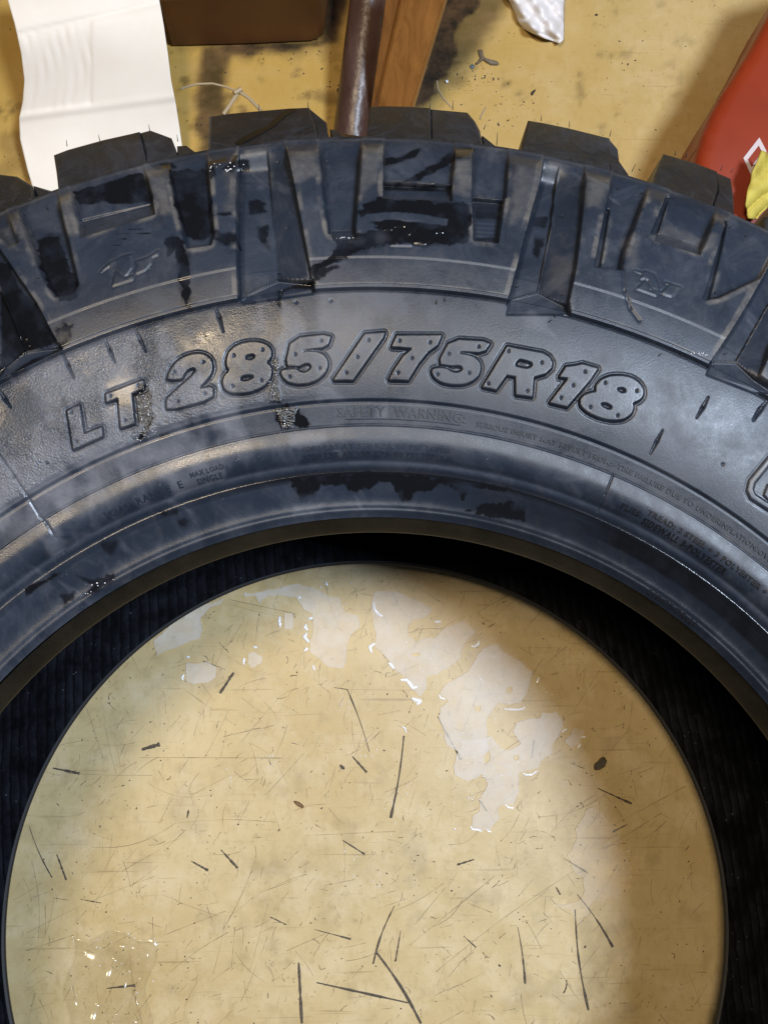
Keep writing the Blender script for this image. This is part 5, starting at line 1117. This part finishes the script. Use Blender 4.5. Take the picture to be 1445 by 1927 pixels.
# white cable tie
n = NT('milky_nylon'); M['nylon'] = n.set(Base_Color=(.40, .31, .19), Roughness=.4)
tie = empty('cable_tie', Vector(tuple(at(448, 173, FLOOR)*MM)), 'milky white cable tie in the shade left of the pipe, above a tread lug', 'cable tie')
def strap(name, pts, wd_, zz, par, mat):
    Q = [np.array(fxy(*p)) for p in pts]; V_, F_ = [], []
    for i in range(len(Q)):
        t = Q[min(i+1, len(Q)-1)]-Q[max(i-1, 0)]; t /= np.linalg.norm(t); nn = np.array([-t[1], t[0]])
        for s, h in ((-.5, 0), (-.35, 1), (.35, 1), (.5, 0)): V_.append((Q[i][0]+nn[0]*wd_*s, Q[i][1]+nn[1]*wd_*s, FLOOR+.2+zz*h))
        if i: b, c = (i-1)*4, i*4; F_ += [(b+k, c+k, c+k+1, b+k+1) for k in range(3)]
    o = mesh_obj(name, V_, F_, mat, None, origin=V_[0]); o.parent = par; o.location = o.location-par.location; return o
strap('strap', [(340, 167), (370, 158), (400, 157), (425, 163), (446, 172)], 1.4, 1.2, tie, M['nylon'])
strap('strap', [(447, 175), (437, 190), (420, 215)], 3.0, 1.2, tie, M['nylon'])
strap('strap', [(450, 172), (468, 184), (492, 208)], 2.6, 1.4, tie, M['nylon'])
c = at(448, 171, FLOOR+1.5); k = tube('head', c+np.array([-2.6, -1.4, 0]), c+np.array([2.6, 1.6, .6]), 2.0, 1.9, M['nylon'], None, None, 10); k.parent = tie; k.location = k.location-tie.location
tie2 = empty('nylon_thread', Vector(tuple(at(841, 153, FLOOR)*MM)), 'loose curved milky thread with a small white knob, right of the plank shadow', 'thread')
strap('strand', [(822, 152), (824, 168), (834, 185), (850, 202)], 1.3, .8, tie2, M['nylon'])
c = at(841, 153, FLOOR+1.2); M['white_knob'] = NT('white_knob').set(Base_Color=(.85, .85, .85), Roughness=.3); k = tube('knob', c+np.array([-.9, 0, 0]), c+np.array([.9, .3, .2]), 1.2, 1.1, M['white_knob'], None, None, 10); k.parent = tie2; k.location = k.location-tie2.location
t3 = empty('nylon_thread', Vector(tuple(at(910, 210, FLOOR)*MM)), 'short straight milky thread standing out between two tread lugs', 'thread')
strap('strand', [(914, 202), (908, 212), (903, 224)], 1.3, .8, t3, M['nylon'])

def lump(name, outline, h, mat, label, cat, origin_z=FLOOR, jg=.06, seed=0):
    P = jag([fxy(*p) for p in outline], 1, jg, seed); bm = bmesh.new(); c = sum(P)/len(P); n_ = len(P); rings = []
    for s, z in ((1.0, .1), (.93, h*.6), (.7, h*.95)): rings.append([bm.verts.new(((c[0]+(p[0]-c[0])*s)*MM, (c[1]+(p[1]-c[1])*s)*MM, (origin_z+z+.1)*MM)) for p in P])
    for a, b in zip(rings[:-1], rings[1:]):
        for i in range(n_): j = (i+1) % n_; bm.faces.new((a[i], a[j], b[j], b[i]))
    bmesh.ops.triangle_fill(bm, edges=[e for e in bm.edges if e.is_boundary and all(v in rings[-1] for v in e.verts)], use_beauty=True)
    org = Vector((c[0]*MM, c[1]*MM, origin_z*MM))
    for v in bm.verts: v.co -= org
    o = bm_obj(name, bm, mat); o.location = org; edge_smooth(o, 50); return tagp(o, label, cat)
n = NT('brown_shaving'); M['shaving'] = n.set(Base_Color=n.mix(n.noise(400, 3, .6), (.09, .065, .04), (.20, .15, .09)), Roughness=.6)
z4 = lambda pts: Cr(880, 0, 5, pts)
lump('rubber_shaving', z4([(93, 465), (130, 462), (138, 515), (160, 545), (205, 560), (240, 572), (285, 582), (297, 600), (280, 615), (215, 612), (175, 590), (145, 565), (110, 590), (80, 612), (65, 600), (95, 570), (112, 545), (98, 505)]), 2.0, M['shaving'], 'three-armed brown shaving on the floor below the white plastic', 'shaving', seed=2, jg=.03)
n = NT('blue_chip'); M['blue'] = n.set(Base_Color=(.09, .12, .14), Roughness=.5)
lump('paint_chip', z4([(15, 620), (40, 600), (68, 618), (50, 648), (30, 645)]), 1.2, M['blue'], 'tiny blue-grey chip beside the three-armed shaving', 'chip')
lump('paint_chip', z4([(590, 880), (600, 862), (635, 838), (640, 850), (610, 895), (598, 897)]), 1.4, M['crumb'], 'small dark oblong crumb on the open floor above the tire', 'chip')
M['stone'] = NT('pebble').set(Base_Color=(.075, .060, .045), Roughness=.35)
lump('pebble', q6([(1108, 770), (1112, 750), (1160, 705), (1190, 698), (1205, 725), (1190, 770), (1150, 795), (1112, 800)]), 5.0, M['stone'], 'dark angular pebble on the right of the floor inside the tire', 'pebble', seed=4)
M['seed'] = NT('brown_seed').set(Base_Color=(.17, .09, .035), Roughness=.6)
lump('wood_splinter', [(553, 1507), (562, 1509), (572, 1517), (571, 1521), (562, 1519), (554, 1512)], 1.4, M['seed'], 'short brown splinter left of centre on the floor', 'splinter', seed=5)
# clear crumpled film lower left
M['clear'] = bpy.data.materials.new('clear_film'); M['clear'].use_nodes = True; t = M['clear'].node_tree; t.nodes.clear()
o1 = t.nodes.new('ShaderNodeOutputMaterial'); a_ = t.nodes.new('ShaderNodeBsdfTransparent'); b_ = t.nodes.new('ShaderNodeBsdfGlossy'); x_ = t.nodes.new('ShaderNodeMixShader'); a_.inputs[0].default_value = (1, 1, 1, 1)
b_.inputs['Roughness'].default_value = .16; x_.inputs[0].default_value = .045; t.links.new(a_.outputs[0], x_.inputs[1]); t.links.new(b_.outputs[0], x_.inputs[2]); t.links.new(x_.outputs[0], o1.inputs[0])
rows = []
for k in range(80):
    py = 1760+k*2.4; row = []
    for j in range(72):
        px = 128+j*2.2+9*math.sin(k*.11)-(k-40)*.15
        e = sm(min(j, 71-j)/10)*sm(min(k, 120)/12)
        wob = 9*math.sin(py*.021+px*.013); z = FLOOR+.5+e*(4.5*abs(math.sin((px+wob)*.040+py*.012))+4.0*abs(math.sin(px*.018-(py+wob)*.034+1))+1.6*math.sin((px-wob)*.075+py*.03)+.6)
        row.append((px, py+10*math.sin(j*.13)*(1-min(k, 20)/20), float(z)))
    rows.append(row)
grid_patch('clear_plastic_film', rows, M['clear'], 'crumpled clear plastic film glinting at the lower left of the floor inside the tire', 'plastic film', .1)
